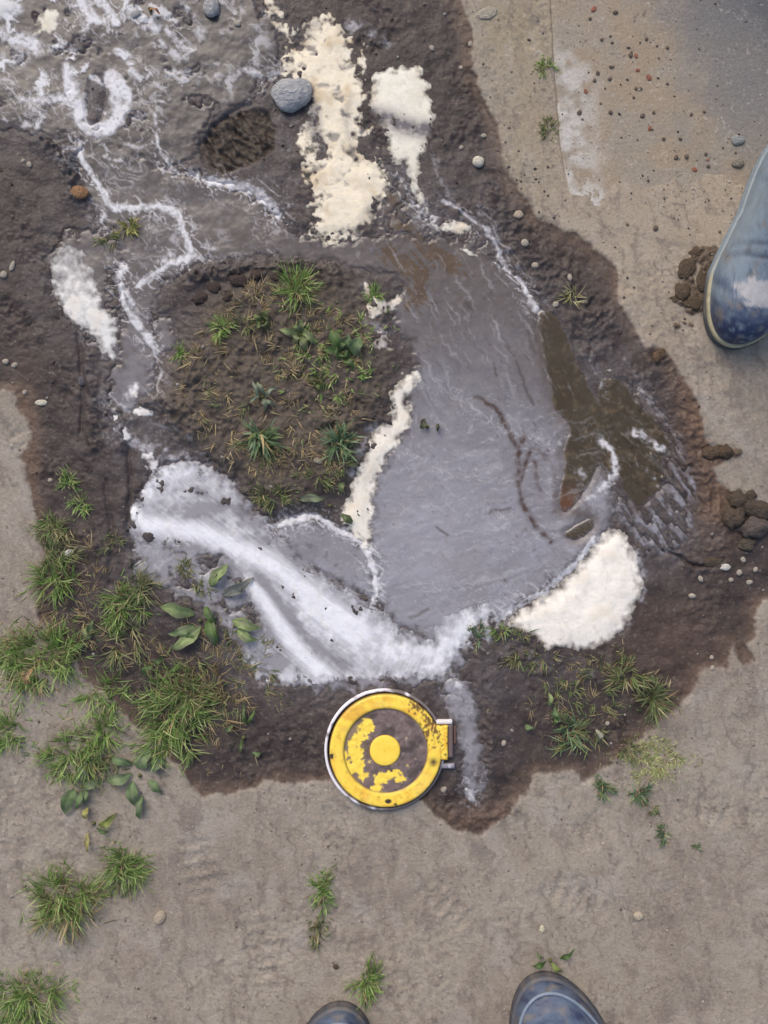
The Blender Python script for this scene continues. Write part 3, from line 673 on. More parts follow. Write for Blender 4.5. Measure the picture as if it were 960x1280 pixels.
foam('narrow strip of cream foam between the grassy hump and the grey pool',
     [[(512,462),(526,468),(524,484),(508,500),(517,512),(512,532),(496,552),(482,580),(470,612),(466,640),(467,668),(462,690),(448,676),(432,662),(424,644),(436,612),(446,590),(458,560),(468,536),(490,520),(488,492),(500,470)]],
     (240, 232, 216), .006, edge=6, rag=8, seed=3)
foam('small broken cream foam scrap above the green weeds on the hump',
     [[(450,358),(462,352),(470,372),(486,372),(503,366),(505,378),(484,392),(466,402),(455,392),(460,378)]], (224, 214, 196), .005, edge=5, rag=9, seed=4)
foam('small pinkish grey foam scrap by the grey pool inlet, next to the hump',
     [[(462,420),(478,408),(488,422),(492,444),(480,436),(468,440)]], (206, 194, 184), .004, edge=6, rag=9, seed=5)
def dens_top(gx, gy, n1, n2):
    d = 1.02 - .75 * sst(.08, .42, fbm(gx + 20 * n2, gy, 20, 4, 1301)) - .2 * sst(.1, .5, n1)
    for pts, w, a in (([(392,130),(398,160),(402,190)], 7, .5), ([(384,150),(392,170)], 6, .5), ([(440,120),(430,150),(440,185)], 5, .35), ([(372,45),(395,30)], 8, .4), ([(350,0),(380,20)], 8, .5), ([(455,240),(470,262),(450,290)], 9, .3), ([(462,118),(456,140),(452,165)], 3, .8)):
        d = d - stroke(gx, gy, pts, w) * a
    return np.maximum(d, stroke(gx, gy, [(395,292),(425,270),(460,235),(470,215)], 30) * .95)
foam('large cream foam sheet beside the oval grey stone',
     [[(322,-30),(345,-30),(350,15),(364,38),(398,20),(416,16),(430,40),(452,58),(458,78),(452,100),(462,120),(455,140),(462,165),(474,198),(486,216),(487,245),(470,270),(450,294),(430,303),(395,303),(376,292),
       (396,270),(388,240),(380,215),(368,185),(372,165),(384,150),(392,130),(368,96),(346,92),(355,70),(362,50),(342,30),(326,10)]],
     (238, 226, 200), .007, holes=((458,182,14), (400,190,7), (400,176,6), (386,146,7), (464,118,5), (372,48,8), (446,64,8), (462,150,6), (378,118,6), (340,20,4)), dens=dens_top, edge=7, rag=19, seed=6, tint=.75, warp=1.1)
def dens_sq(gx, gy, n1, n2):
    return 1.0 - stroke(gx, gy, [(458,142),(490,150),(515,160),(545,162)], 12) * (1.0 + n1) + .1 * n2 - .25 * sst(165, 200, gy) * sst(-.2, .3, n1)
foam('squarish cream foam patch with a grey band across it and a dripping tail',
     [[(465,86),(500,80),(526,77),(538,100),(541,130),(545,160),(536,182),(524,198),(530,236),(536,268),(526,258),(512,226),(506,200),(491,206),(482,172),(470,152),(458,138),(465,115)]],
     (238, 232, 214), .006, dens=dens_sq, edge=6, rag=8, seed=7, tint=.3)
foam('small oval cream foam blob below the dripping foam tail', [[(534,272),(548,284),(562,278),(586,274),(593,286),(576,293),(560,292),(545,288)]], (232, 226, 210), .005, edge=4, rag=4, seed=8)
foam('thin white foam fleck floating just past the oval foam blob', [[(568,304),(580,308),(601,322),(596,325),(580,318)]], (222, 218, 206), .003, edge=4, rag=4, seed=9)
foam('white foam slick on the left mud bank with a ragged pointed end',
     [[(60,332),(72,305),(94,298),(106,322),(120,355),(130,384),(144,390),(149,420),(141,456),(131,442),(115,420),(90,406),(75,390),(64,362)]], (228, 226, 220), .006,
     dens=lambda gx, gy, n1, n2: .55 + .5 * sst(340, 400, gy) + .5 * n1 + .4 * n2, edge=8, rag=9, seed=10, tint=.2)
foam('cream foam puddle with a brown spot near the white swirl', [[(38,38),(50,10),(72,6),(76,26),(66,44),(52,40),(40,46)]], (226, 220, 202), .004, holes=((44,31,4),), edge=5, rag=6, seed=11, tint=.2)
foam('pale foam scum running off the corner of the mud', [[(-40,-20),(18,-10),(24,10),(8,22),(-40,25)]], (216, 216, 214), .004, edge=6, rag=10, seed=12, tint=.1)
foam('lacy white foam scraps piled against the mud ledge',
     [[(160,492),(172,478),(176,488),(168,498)], [(158,512),(170,508),(190,510),(192,520),(176,522)], [(140,512),(150,516),(148,526),(142,522)], [(142,534),(156,532),(166,548),(160,552),(146,546)], [(170,560),(186,560),(206,590),(200,600),(184,584)]],
     (224, 222, 220), .004, edge=4, rag=9, seed=13, tint=.3)
foam('two bright round foam bubbles clumps at the mud edge beside the long foam sweep', [[(160,632),(172,628),(177,642),(170,654),(161,648)], [(173,612),(186,610),(190,620),(180,624)]], (240, 240, 240), .008, edge=4, rag=3, seed=14, tint=0)
# refresh the surface under later things is not needed: nothing else stands on foam except grass rooted below

# ================================================================== YELLOW COVER
def ring_mesh(rings, n=96, close_in=False):
    """rings: list of (r, z); returns co, quads going outwards"""
    a = np.linspace(0, 2 * math.pi, n, endpoint=False)
    co = np.concatenate([np.stack([r * np.cos(a), r * np.sin(a), np.full(n, z)], -1) for r, z in rings])
    f = []
    for i in range(len(rings) - 1):
        b = i * n; j = np.arange(n); k = (j + 1) % n
        f.append(np.stack([b + j, b + n + j, b + n + k, b + k], -1))
    return co, np.concatenate(f)
def painted(co, base, blotches, seed, px0):
    """colour from cover-plane position: base paint with mud and rust"""
    return None
LCX, LCY = 482, 936
cover = empty('valve_cover', (wx(LCX), wy(LCY), zat(LCX, LCY + 60)), 0)
tag(cover, 'round yellow painted iron valve cover with muddy centre and hinge lug', 'valve cover')
cover.rotation_euler = (math.radians(-1.5), math.radians(1.5), 0)
YEL = (255, 221, 84); MUD = (112, 98, 96); RUST = (120, 74, 34)
def part_col(co, fn_):
    px = LCX + co[:, 0] / S; py = LCY - co[:, 1] / S
    c = np.zeros((len(co), 3), dtype=F); c[:] = lin(YEL).astype(F)
    return fn_(c, px.astype(F), py.astype(F))
def add(name, co, f, colf, rough, parent=cover, mat=M_paint):
    c = part_col(co, colf) if callable(colf) else np.tile(lin(colf), (len(co), 1))
    return mesh_np(name, co, f, mat, parent, cols=c, rough=np.full(len(co), rough))
# white collar set in the soil, a little off centre to the lower left
co, f = ring_mesh([(.0745, -.02), (.0745, .0035), (.0750, .0046), (.0770, .0046), (.0780, .0038), (.0784, -.03)])
co[:, 0] -= .0012; co[:, 1] -= .0000
def c_collar(c, px, py):
    c[:] = lin((240, 236, 244)).astype(F)
    n = fbm(px, py, 12, 3, 71)
    c = cmix(c, (96, 84, 78), sst(.12, .4, n + .5 * sst(455, 510, px) + .25 * sst(965, 990, py)) * .9)
    c = cmix(c, (120, 108, 98), sst(0, .3, n) * sst(975, 1000, py) * .8)
    return c
add('collar', co, f, c_collar, .5)
rr = [(.0535, .0085), (.0545, .0098), (.0565, .0104)] + [(r, .0106) for r in np.linspace(.058, .0695, 10)] + [(.0712, .0102), (.0724, .009), (.0728, .0065), (.0728, -.004)]
co, f = ring_mesh(rr, 200)
def c_ring(c, px, py):
    n = fbm(px, py, 14, 4, 72); n5 = fbm(px, py, 5, 3, 73)
    c = cmix(c, (238, 176, 60), sst(-.1, .4, n) * .6); c = cmix(c, (244, 206, 120), sst(.1, .5, fbm(px, py, 30, 2, 74)) * .3)
    m = (blob(px, py, 540, 905, 20, 26) + blob(px, py, 520, 880, 16, 10) * .8).clip(0, 1)
    c = cmix(c, (90, 62, 44), sst(.44, .62, n5 * .9 + m * .66) * .9)
    c = cmix(c, (176, 130, 60), sst(.1, .5, fbm(px, py, 7, 4, 85)) * .4)
    c = cmix(c, (70, 56, 44), blob(px, py, 541, 950, 5, 4.5) * 1.0)
    c = cmix(c, (60, 48, 40), sst(.3, .5, blob(px, py, 485, 998, 4, 3)) + sst(.3, .5, blob(px, py, 494, 1002, 2, 2)) + sst(.3, .5, blob(px, py, 415, 942, 2.6, 4)))
    c = cmix(c, (222, 150, 60), sst(.2, .5, blob(px, py, 440, 888, 18, 10)) * .5)
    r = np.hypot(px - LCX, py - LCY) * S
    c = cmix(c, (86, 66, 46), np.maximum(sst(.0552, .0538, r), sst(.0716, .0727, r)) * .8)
    return np.clip(c, 0, 1)
add('outer_ring', co, f, c_ring, .42)
rr = [(.0006, .0078)] + [(r, .0076) for r in np.linspace(.004, .0536, 44)] + [(.0545, .0086)]
co, f = ring_mesh(rr, 180)
px = (LCX + co[:, 0] / S).astype(F); py = (LCY - co[:, 1] / S).astype(F)
co[:, 2] += fbm(px, py, 9, 3, 75) * .0012 * (np.hypot(co[:, 0], co[:, 1]) < .052)
f = np.vstack([f])
def c_disc(c, px, py):
    n = fbm(px, py, 9, 4, 76); n2 = fbm(px, py, 22, 3, 77); n3 = fbm(px, py, 4, 3, 78)
    mud = np.zeros_like(c); mud[:] = lin((118, 101, 98)).astype(F)
    mud = cmix(mud, (84, 72, 70), sst(-.1, .4, n2)); mud = cmix(mud, (70, 58, 54), sst(.15, .45, n3) * .6); mud = cmix(mud, (168, 156, 152), sst(.1, .5, n) * .35)
    mud = cmix(mud, (176, 150, 104), (blob(px, py, 442, 930, 16, 40) * .5).clip(0, 1))
    y = union(stroke(px, py, [(461,905),(452,915),(443,926),(441,938),(446,950),(440,960)], 8), stroke(px, py, [(446,935),(448,955),(452,965)], 8) * .9, stroke(px, py, [(458,900),(464,906)], 6),
              stroke(px, py, [(470,983),(474,972),(482,968),(494,965)], 6.5) * .95, stroke(px, py, [(496,972),(503,972)], 4), stroke(px, py, [(430,940),(434,950)], 5) * .8)
    m = sst(.40, .60, y + n * .7 + n3 * .45)
    return lerp(mud, c, m[..., None])
add('recessed_disc', co, f, c_disc, .6)
rr = [(.0004, .0097), (.006, .0097), (.012, .0097), (.0175, .0096), (.0190, .0093), (.0197, .0084), (.0199, .0062)]
co, f = ring_mesh(rr, 64)
co[:, 0] -= .001
def c_boss(c, px, py):
    c = cmix(c, (250, 212, 70), sst(0, .4, fbm(px, py, 10, 3, 79)) * .7)
    return cmix(c, (214, 150, 30), sst(.0185, .0198, np.hypot(px - 481, py - 936) * S) * .6)
add('centre_boss', co, f, c_boss, .4)
def box_grid(x0, x1, y0, y1, z0, z1, step=.0011, bev=.0012):
    nx = max(3, int((x1 - x0) / step)); ny = max(3, int((y1 - y0) / step))
    gx, gy = np.meshgrid(np.linspace(x0, x1, nx), np.linspace(y0, y1, ny))
    e = np.minimum(np.minimum(gx - x0, x1 - gx), np.minimum(gy - y0, y1 - gy))
    gz = z1 - bev * (1 - np.clip(e / bev, 0, 1)) ** 2
    idx = np.arange(nx * ny).reshape(ny, nx)
    q = np.stack([idx[:-1, :-1], idx[:-1, 1:], idx[1:, 1:], idx[1:, :-1]], -1).reshape(-1, 4)
    co = np.stack([gx, gy, gz], -1).reshape(-1, 3)
    loop = np.concatenate([idx[0, :], idx[1:, -1], idx[-1, -2::-1], idx[-2:0:-1, 0]])
    low = co[loop].copy(); low[:, 2] = z0; b = len(co)
    co = np.vstack([co, low]); m = len(loop); j = np.arange(m); k = (j + 1) % m
    side = np.stack([loop[k], loop[j], b + j, b + k], -1)
    return co, np.vstack([q, side])
def lx(p): return (p - LCX) * S
def ly(p): return (LCY - p) * S
co, f = box_grid(lx(535), lx(559), ly(948), ly(906), -.006, .0098)
def c_lug(c, px, py):
    n = fbm(px, py, 7, 4, 81); n5 = fbm(px, py, 3.6, 3, 83)
    c = cmix(c, (240, 170, 40), sst(-.1, .3, n) * .6)
    c = cmix(c, (104, 68, 42), sst(.14, .3, n5) * .85)
    return cmix(c, (92, 78, 68), sst(.2, .6, blob(px, py, 543, 950, 9, 9)) * .9)
add('hinge_lug', co, f, c_lug, .5)
co, f = box_grid(lx(559), lx(566), ly(946), ly(905), -.008, .006); add('hinge_bracket', co, f, (112, 96, 92), .55)
co, f = box_grid(lx(545), lx(565), ly(904.5), ly(899.5), -.006, .0075, bev=.0008); add('hinge_tab', co, f, (220, 214, 214), .5)
lk = [add('latch', *box_grid(lx(551), lx(568), ly(960), ly(954), -.006, .004, bev=.001), (150, 146, 154), .35)]
co, f = ring_mesh([(.0005, .0052), (.0018, .0052), (.0026, .0046), (.0027, -.003)], 20); co[:, 0] += lx(562); co[:, 1] += ly(957)
add('pin', co, f, (190, 188, 196), .3, parent=lk[0])
co, f = box_grid(lx(567), lx(570), ly(930), ly(908), -.008, .002); add('hinge_plate', co, f, (120, 92, 80), .6)

# ================================================================== BOOTS
def smooth1(a, n=2):
    for _ in range(n):
        b = a.copy(); b[1:-1] = (a[:-2] + 2 * a[1:-1] + a[2:]) / 4; a = b
    return a
def boot_contour(fy, by, W, blend, med, n=120):
    th = np.linspace(0, 2 * math.pi, n, endpoint=False)
    t = (1 - np.cos(th)) / 2; sg = np.sin(th)
    foot = (1 - np.abs(2 * t - 1) ** 2.5) ** (1 / 2.1) * np.interp(t, [0, .15, .42, .72, .88, 1], [.70, .73, .72, 1, 1.0, .98])
    oval = np.abs(sg)
    hw = W * (foot * (1 - blend) + oval * blend * .9)
    x = np.where(sg >= 0, hw, -hw) + med * .010 * (1 - blend) * np.clip((t - .55) / .45, 0, 1) ** 1.5
    y = by + (fy - by) * t
    return x, y, t
def make_boot(label, toe_px, ang, med, palette, bead=True, scale=1.0, group='rubber boots'):
    """toe_px: pixel of the toe tip on the ground; ang: direction the toe points, degrees from +Y; med: side of the big toe (+1 = local +x)"""
    L = .288 * scale
    rz = math.radians(ang)
    tx, ty = wx(toe_px[0]), wy(toe_px[1])
    bx = tx + math.sin(rz) * L; by_ = ty - math.cos(rz) * L
    b = empty('rubber_boot', (bx, by_, zat(*toe_px) - .002), rz)
    tag(b, label, 'boot', group)
    z = np.concatenate([np.linspace(.018, .06, 26), np.linspace(.0605, .12, 96), np.linspace(.125, .37, 34)])
    fz = np.interp(z, [.018, .03, .042, .052, .06, .066, .071, .076, .083, .092, .104, .118, .135, .16, .22, .30, .37],
                   np.array([.282, .283, .281, .275, .264, .249, .231, .212, .194, .178, .164, .153, .146, .142, .142, .147, .150]) * scale)
    fz = smooth1(fz, 8)
    bz = np.interp(z, [.018, .05, .09, .14, .25, .37], [.006, .004, .010, .016, .006, -.002])
    Wz = smooth1(np.interp(z, [.018, .04, .05, .058, .066, .075, .09, .12, .15, .25, .37], np.array([.0535, .0545, .0535, .0512, .0475, .0435, .0405, .041, .0455, .054, .060]) * scale), 3)
    bl = np.interp(z, [.06, .09, .14], [0, .3, 1])
    co = []; cols = []; n = 120
    p = palette
    for i in range(len(z)):
        x, y, t = boot_contour(fz[i], bz[i], Wz[i], bl[i], med, n)
        zz = np.full(n, z[i])
        cr = np.zeros(n)
        for yc, a in ((.200, 1.2), (.186, 1.0)):
            cr += a * np.exp(-((y - yc - x * .10 - .002 * np.sin(x * 90)) / .0028) ** 2)
        cr *= np.clip((z[i] - .045) / .02, 0, 1)
        zz = zz - cr * .0011
        if bead:
            for yc in (.262, .250, .240):
                zz = zz - .0009 * np.exp(-((np.hypot(x - .012, y - .19) - (yc - .19)) / .0018) ** 2) * np.clip((z[i] - .05) / .01, 0, 1)
        co.append(np.stack([x, y, zz], -1))
    nlv = len(z)
    for i in range(nlv - 1, nlv - 22, -1):            # inner wall of the open shaft
        q = co[i].copy(); c0 = q[:, :2].mean(0); q[:, :2] = c0 + (q[:, :2] - c0) * .94; q[:, 2] -= .0001
        co.append(q)
    q = co[-1].copy(); q[:, :2] = q[:, :2].mean(0); co.append(q)
    co = np.concatenate(co)
    px_ = (co[:, 0] / S).astype(F); py_ = (co[:, 1] / S - co[:, 2] / S * .6).astype(F)
    n1 = fbm(px_, py_, 26, 4, 61); n2 = fbm(px_, py_, 9, 3, 62); n3 = aniso(px_, py_, 5, 40, 5, 3, 63)
    c = np.zeros((len(co), 3), dtype=F); c[:] = lin(p['base']).astype(F)
    c = cmix(c, p['dust'], sst(-.35, .3, n1 + .3 * n3 + p['bias'] * sst(.27, .2, co[:, 1])))
    c = cmix(c, p['deep'], sst(.25, .29, co[:, 1] + .02 * n1) * sst(.0, .35, n2 + .35) * p['tip'])
    n7 = fbm(px_, py_, 15, 4, 66); c = cmix(c, (128, 118, 106), sst(.12, .42, n7) * .6); c = cmix(c, (36, 40, 56), sst(.15, .45, fbm(px_, py_, 11, 4, 67)) * .45)
    crl = np.zeros(len(co))
    for yc, a in ((.200, .8), (.186, .65)): crl += a * np.exp(-((co[:, 1] - yc - co[:, 0] * .10 - .002 * np.sin(co[:, 0] * 90)) / .0026) ** 2)
    c = cmix(c, (44, 52, 70), (crl * (co[:, 2] > .05)).clip(0, 1).astype(F) * p.get('crease', .8))
    if 'patch' in p:
        yy = co[:, 1]; xx = co[:, 0]
        m = sst(.25, .6, np.exp(-(((yy - .243) / .017) ** 2 + ((xx - .006) / .030) ** 2)) + .55 * n2)
        c = cmix(c, p['patch'], m.astype(F) * .9)
    tot = len(co) // n
    f = []
    for i in range(tot - 1):
        j = np.arange(n); k = (j + 1) % n
        f.append(np.stack([i * n + j, i * n + k, (i + 1) * n + k, (i + 1) * n + j], -1))
    mesh_np('upper', co, np.concatenate(f)[:, ::-1], M_rubber, b, cols=c, rough=np.full(len(co), p.get('rough', .6)))
    def band(name, prof, colour, rough, var=.2, y0=None):
        cs = []
        for off, zz in prof:
            x, y, t = boot_contour(.282 * scale + off,   .006 - off, .0535 * scale + off, 0, med, n)
            cs.append(np.stack([x, y, np.full(n, zz)], -1))
        cs = np.concatenate(cs); f = []
        for i in range(len(prof) - 1):
            j = np.arange(n); k = (j + 1) % n
            f.append(np.stack([i * n + j, (i + 1) * n + j, (i + 1) * n + k, i * n + k], -1))
        cc = np.zeros((len(cs), 3), dtype=F); cc[:] = lin(colour).astype(F)
        m = fbm((cs[:, 0] / S).astype(F), (cs[:, 1] / S).astype(F), 14, 3, 64)
        cc = cmix(cc, (120, 110, 98), sst(-.1, .4, m) * var * 2)
        cc = cmix(cc, p['dust'], sst(.245, .19, cs[:, 1] + .03 * m).astype(F) * .85)
        return mesh_np(name, cs, np.concatenate(f), M_rubber, b, cols=cc, rough=np.full(len(cs), rough))
    band('sole', [(-.02, .0), (-.001, .0005), (.0035, .002), (.0045, .006), (.004, .0125), (.001, .0130), (-.02, .0132)], p['sole'], .8)
    band('welt', [(-.01, .0128), (.0022, .0130), (.0036, .0145), (.0036, .0195), (.0022, .0212), (-.006, .0216)], p['welt'], .6, .25)
    if bead:
        x, y, t = boot_contour(.2795 * scale, .006, .0528 * scale, 0, med, 120)
        m = t > .45
        o = np.argsort(np.where(m)[0]); ii = np.where(m)[0][o]
        k8 = 8; cs = []
        cx = np.stack([x[ii], y[ii], np.full(len(ii), .047)], -1)
        tg = np.gradient(cx, axis=0); tg /= np.linalg.norm(tg, axis=1)[:, None]
        nrm = np.stack([tg[:, 1], -tg[:, 0], np.zeros(len(ii))], -1)
        a = np.linspace(0, 2 * math.pi, k8, endpoint=False)
        cs = cx[:, None, :] + .0022 * (np.cos(a)[None, :, None] * nrm[:, None, :] + np.sin(a)[None, :, None] * np.array([0, 0, 1.])[None, None, :])
        ni = len(ii); f = []
        j = np.arange(k8); kk = (j + 1) % k8
        for i in range(ni - 1): f.append(np.stack([i * k8 + j, i * k8 + kk, (i + 1) * k8 + kk, (i + 1) * k8 + j], -1))
        cs = cs.reshape(-1, 3)
        mesh_np('toe_bead', cs, np.concatenate(f), M_rubber, b, cols=np.tile(lin(p['bead']), (len(cs), 1)), rough=np.full(len(cs), .5))
    # rim round the boot opening
    x, y, t = boot_contour(fz[-1], bz[-1], Wz[-1], 1, med, n)
    cx = np.stack([x, y, np.full(n, .37)], -1); c0 = cx.mean(0); k8 = 8
    nrm = cx - c0; nrm /= np.linalg.norm(nrm, axis=1)[:, None]
    a = np.linspace(0, 2 * math.pi, k8, endpoint=False)
    cs = (cx[:, None, :] + .0032 * (np.cos(a)[None, :, None] * nrm[:, None, :] + np.sin(a)[None, :, None] * np.array([0, 0, 1.])[None, None, :])).reshape(-1, 3)
    f = []
    for i in range(n):
        i2 = (i + 1) % n; j = np.arange(k8); kk = (j + 1) % k8
        f.append(np.stack([i * k8 + j, i * k8 + kk, i2 * k8 + kk, i2 * k8 + j], -1))
    mesh_np('shaft_rim', cs, np.concatenate(f), M_rubber, b, cols=np.tile(lin(p['base']), (len(cs), 1)), rough=np.full(len(cs), .5))
    return b
P_side = dict(base=(74, 88, 114), dust=(122, 136, 148), deep=(40, 50, 84), tip=.95, bias=.5, patch=(196, 192, 190), sole=(70, 72, 76), welt=(176, 168, 136), bead=(150, 150, 140), rough=.55)
P_own = dict(crease=.3, base=(44, 50, 80), dust=(82, 94, 116), deep=(92, 106, 126), tip=.5, bias=-.15, sole=(62, 62, 68), welt=(84, 86, 94), bead=(126, 138, 154), rough=.5)
make_boot('dusty blue rubber boot with yellow welt and scuffed white toe on dry soil', (914, 441), 164, 1, P_side, bead=False, scale=1.06)
make_boot('dark blue rubber boot toe next to two small green sprigs', (680, 1208), 13, -1, P_own, scale=1.22)
make_boot('dark blue rubber boot toe touching the small grass tuft', (418, 1247), -2, 1, P_own, scale=1.1)

# ================================================================== STONES, CLODS
rng = np.random.default_rng(5)
def stone_mesh(name, seed, rough=.12, sub=3):
    bm = bmesh.new(); bmesh.ops.create_icosphere(bm, subdivisions=sub, radius=1)
    co = np.array([v.co[:] for v in bm.verts], dtype=F)
    d = fbm(co[:, 0] * 10 + co[:, 2] * 7, co[:, 1] * 10 - co[:, 2] * 5, 11, 3, seed) * rough * 3
    if rough > .2: d = d + ridged(co[:, 0] * 10 + co[:, 2] * 6, co[:, 1] * 10 + co[:, 2] * 8, 6, 3, seed + 3) * rough * .5
    co = co * (1 + d)[:, None]
    for v, c in zip(bm.verts, co): v.co = c
    me = bpy.data.meshes.new(name); bm.to_mesh(me); bm.free()
    for p in me.polygons: p.use_smooth = True
    me.materials.append(M_stone)
    return me
ME_ST = [stone_mesh('stone', 40 + i, .10 + .03 * (i % 3), 3 if i == 0 else 2) for i in range(6)]
ME_CL = [stone_mesh('mud_clod', 60 + i, .26, 3) for i in range(4)]
ME_CHIP = stone_mesh('stone', 99, .2, 1)
_k = [0]
def stone(name, px, py, rx, ry, colour, label, cat, group=None, rz=0, hz=.55, sink=.25, meshes=ME_ST, mi=None):
    _k[0] += 1
    me = meshes[(_k[0] if mi is None else mi) % len(meshes)]
    o = bpy.data.objects.new(name, me); C.objects.link(o)
    r = min(rx, ry) * S * hz
    o.scale = (rx * S, ry * S, r); o.rotation_euler = (0, 0, math.radians(rz))
    o.location = (wx(px), wy(py), zat(px, py) + r * (1 - 2 * sink) * .7)
    c = np.minimum(lin(colour) * {'stone': 1.7, 'pebble': 1.05}.get(name, 1.1), .8) * np.array([1.06, 1.0, .90]); o.color = (c[0], c[1], c[2], 1)
    return tag(o, label, cat, group)
stone('stone', 366, 118, 25.5, 20.5, (142, 146, 154), 'smooth oval grey stone lying against the cream foam sheet', 'stone', rz=12, hz=.55, sink=.1, mi=0)
stone('stone', 264, 9, 10, 14, (150, 152, 158), 'pale grey upright pebble on dark mud above the trodden hollow', 'stone', rz=10, hz=.8, sink=.15)
stone('stone', 100, 241, 11.5, 8.5, (128, 100, 76), 'rusty brown pebble at the edge of the grey channel', 'stone', rz=-15)
stone('stone', 598, 202, 7.5, 8, (184, 180, 172), 'whitish pebble on dark mud by the dry soil border', 'stone', rz=30, hz=.8)
stone('stone', 648, 268, 6.5, 5.5, (160, 150, 140), 'beige pebble at the wet soil border near the concrete corner', 'stone')
stone('stone', 922, 176, 8.5, 6.5, (124, 130, 134), 'blue grey pebble on the concrete, farther from the blue boot', 'stone')
stone('stone', 921, 204, 8, 6.5, (120, 116, 110), 'brownish grey pebble on the concrete close to the blue boot shaft', 'stone')
stone('stone', 608, 18, 13, 8, (146, 142, 134), 'flat grey stone flake half buried in the sandy soil', 'stone', rz=8, hz=.3, sink=.35)
stone('stone', 200, 1147, 7, 9.5, (156, 146, 134), 'beige pebble in dry soil beside the grass tufts', 'stone', rz=-20, sink=.35)
stone('stone', 798, 1145, 6.5, 6, (164, 156, 144), 'round beige pebble in dry soil with faint boot prints', 'stone', sink=.35)
stone('stone', 677, 1160, 3.5, 5, (214, 200, 164), 'tiny cream pebble above the green sprigs', 'stone')
stone('stone', 169, 16, 7, 4.5, (142, 144, 150), 'small grey stone chip on the mud at the top swirl', 'stone', rz=20)
stone('stone', 101, 476, 5, 6, (84, 84, 92), 'dark slate pebble on the left mud bank below the foam slick', 'stone')
stone('stone', 50, 503, 7.5, 4, (186, 182, 172), 'flat whitish pebble near the dry soil corner on the left bank', 'stone', rz=-5)
stone('stone', 86, 691, 6, 4.5, (198, 196, 198), 'white pebble among grass blades on the left bank', 'stone', rz=15)
stone('stone', 420, 1208, 4, 3.5, (74, 66, 58), 'tiny dark pebble on dry soil above the boot toe', 'stone')
stone('stone', 907, 709, 7, 4.5, (190, 186, 182), 'angular white stone chip among the mud clods', 'stone', rz=5)
stone('stone', 398, 576, 6, 4, (150, 140, 132), 'pale pebble in the grass on the hump', 'stone', rz=-30)
WP = 'pale pebbles on the wet mud'
for (x, y, rx, ry) in ((656,305,5,4.5),(669,332,4.5,4),(712,347,4.5,3),(695,380,4.5,4),(4,343,5,5),(15,332,6.5,3),(6,452,3.5,4),(17,456,4,3.5),(30,490,3,3),(866,745,5,3.5),(877,724,5,3),(555,987,4,3.5),(630,930,4,3),(577,183,3,3),(605,168,3.5,3),
                       (296,28,5,4),(576,84,3,3),(588,54,3.5,3),(540,60,4,3),(760,905,3,3),(36,205,4,3),(28,200,3,2.5),(925,716,4,4),(938,728,4,3),(930,700,4,3),(915,725,3,3),(945,712,3.5,3),(890,835,3,4),(890,822,3,3),(62,600,3,2.5)):
    stone('pebble', x, y, rx, ry, (190, 184, 176), 'small pale pebble scattered on the wet mud', 'pebble', WP, rz=float(rng.uniform(0, 180)), hz=.7, sink=.3)
DP = 'dark pebbles on the concrete'
for (x, y, r) in ((747,92,3.4),(762,99,3.2),(763,84,3),(743,101,3.4),(766,84,2.6),(724,141,4),(763,141,3.6),(817,141,3),(845,197,4),(858,196,4),(882,193,3),(850,174,3),(829,174,3),(819,286,4.5),(784,281,2.4),(808,49,3),(834,60,3),(752,50,3),(737,24,2.8),(769,16,4),(803,145,4),(935,240,4),(899,290,2.6),(885,208,3),(788,70,3.6),(765,54,2.6),(792,122,2.6),(795,111,3),(801,111,2.6),(880,140,2.6),(810,226,2.4),(864,143,2.6)):
    stone('pebble', x, y, r * .8, r * .7, (120, 110, 103), 'small dark pebble on the dirty concrete', 'pebble', DP, rz=float(rng.uniform(0, 180)), hz=.7, sink=.25)
RC = 'red flecks on the concrete'
for (x, y, r) in ((742,12,4.5),(795,70,3.6),(797,88,3.6),(811,97,4.6),(732,115,3.6),(812,161,3.6),(868,212,4),(885,200,2.6)):
    stone('red_chip', x, y, r * .9, r * .65, (160, 108, 94), 'small brick red chip on the dirty concrete', 'chip', RC, rz=float(rng.uniform(0, 180)), hz=.45, sink=.25)
def clod(px, py, rx, ry, label, rz=0, hz=.75, colour=(92, 82, 74), group='mud clods on the right bank'):
    return stone('mud_clod', px, py, rx, ry, colour, label, 'mud clod', group, rz, hz, .3, ME_CL)
clod(922, 624, 11, 12, 'rounded brown mud clod at the head of the clod heap')
clod(937, 620, 8, 7, 'small knobbly mud clod touching the dry soil above the clod heap')
clod(947, 638, 20, 11, 'largest elongated mud clod in the heap by the dry soil', rz=-25)
clod(916, 648, 13, 14, 'dark crumbly mud clod in the middle of the clod heap')
clod(942, 658, 18, 13, 'grey smooth mud clod below the largest clod', rz=15, colour=(104, 96, 94))
clod(933, 680, 12, 8, 'flat grey green mud clod at the foot of the clod heap', rz=10, colour=(98, 92, 82))
clod(896, 703, 15, 8, 'low mud clod beside the white stone chip and the crack', rz=-5)
clod(892, 566, 13, 9, 'lone lumpy mud clod at the wet soil edge above the heap', rz=10, colour=(98, 84, 72))
clod(907, 564, 9, 9, 'small mud clod stuck to the lone lumpy clod', colour=(94, 80, 68))
clod(823, 444, 7, 9, 'small brown mud clod on the wet border beyond the boot toe', rz=-30, colour=(108, 90, 76))
for x, y, rx, ry, rz in ((858,336,9,13,-25),(852,366,9,10,10),(870,314,8,6,20),(866,378,12,8,0),(876,352,5,12,10),(845,375,5,4,0)):
    clod(x, y, rx, ry, 'dark mud crumb squashed beside the dusty blue boot', rz, .35, (98, 86, 74), 'mud crumbs beside the dusty boot')
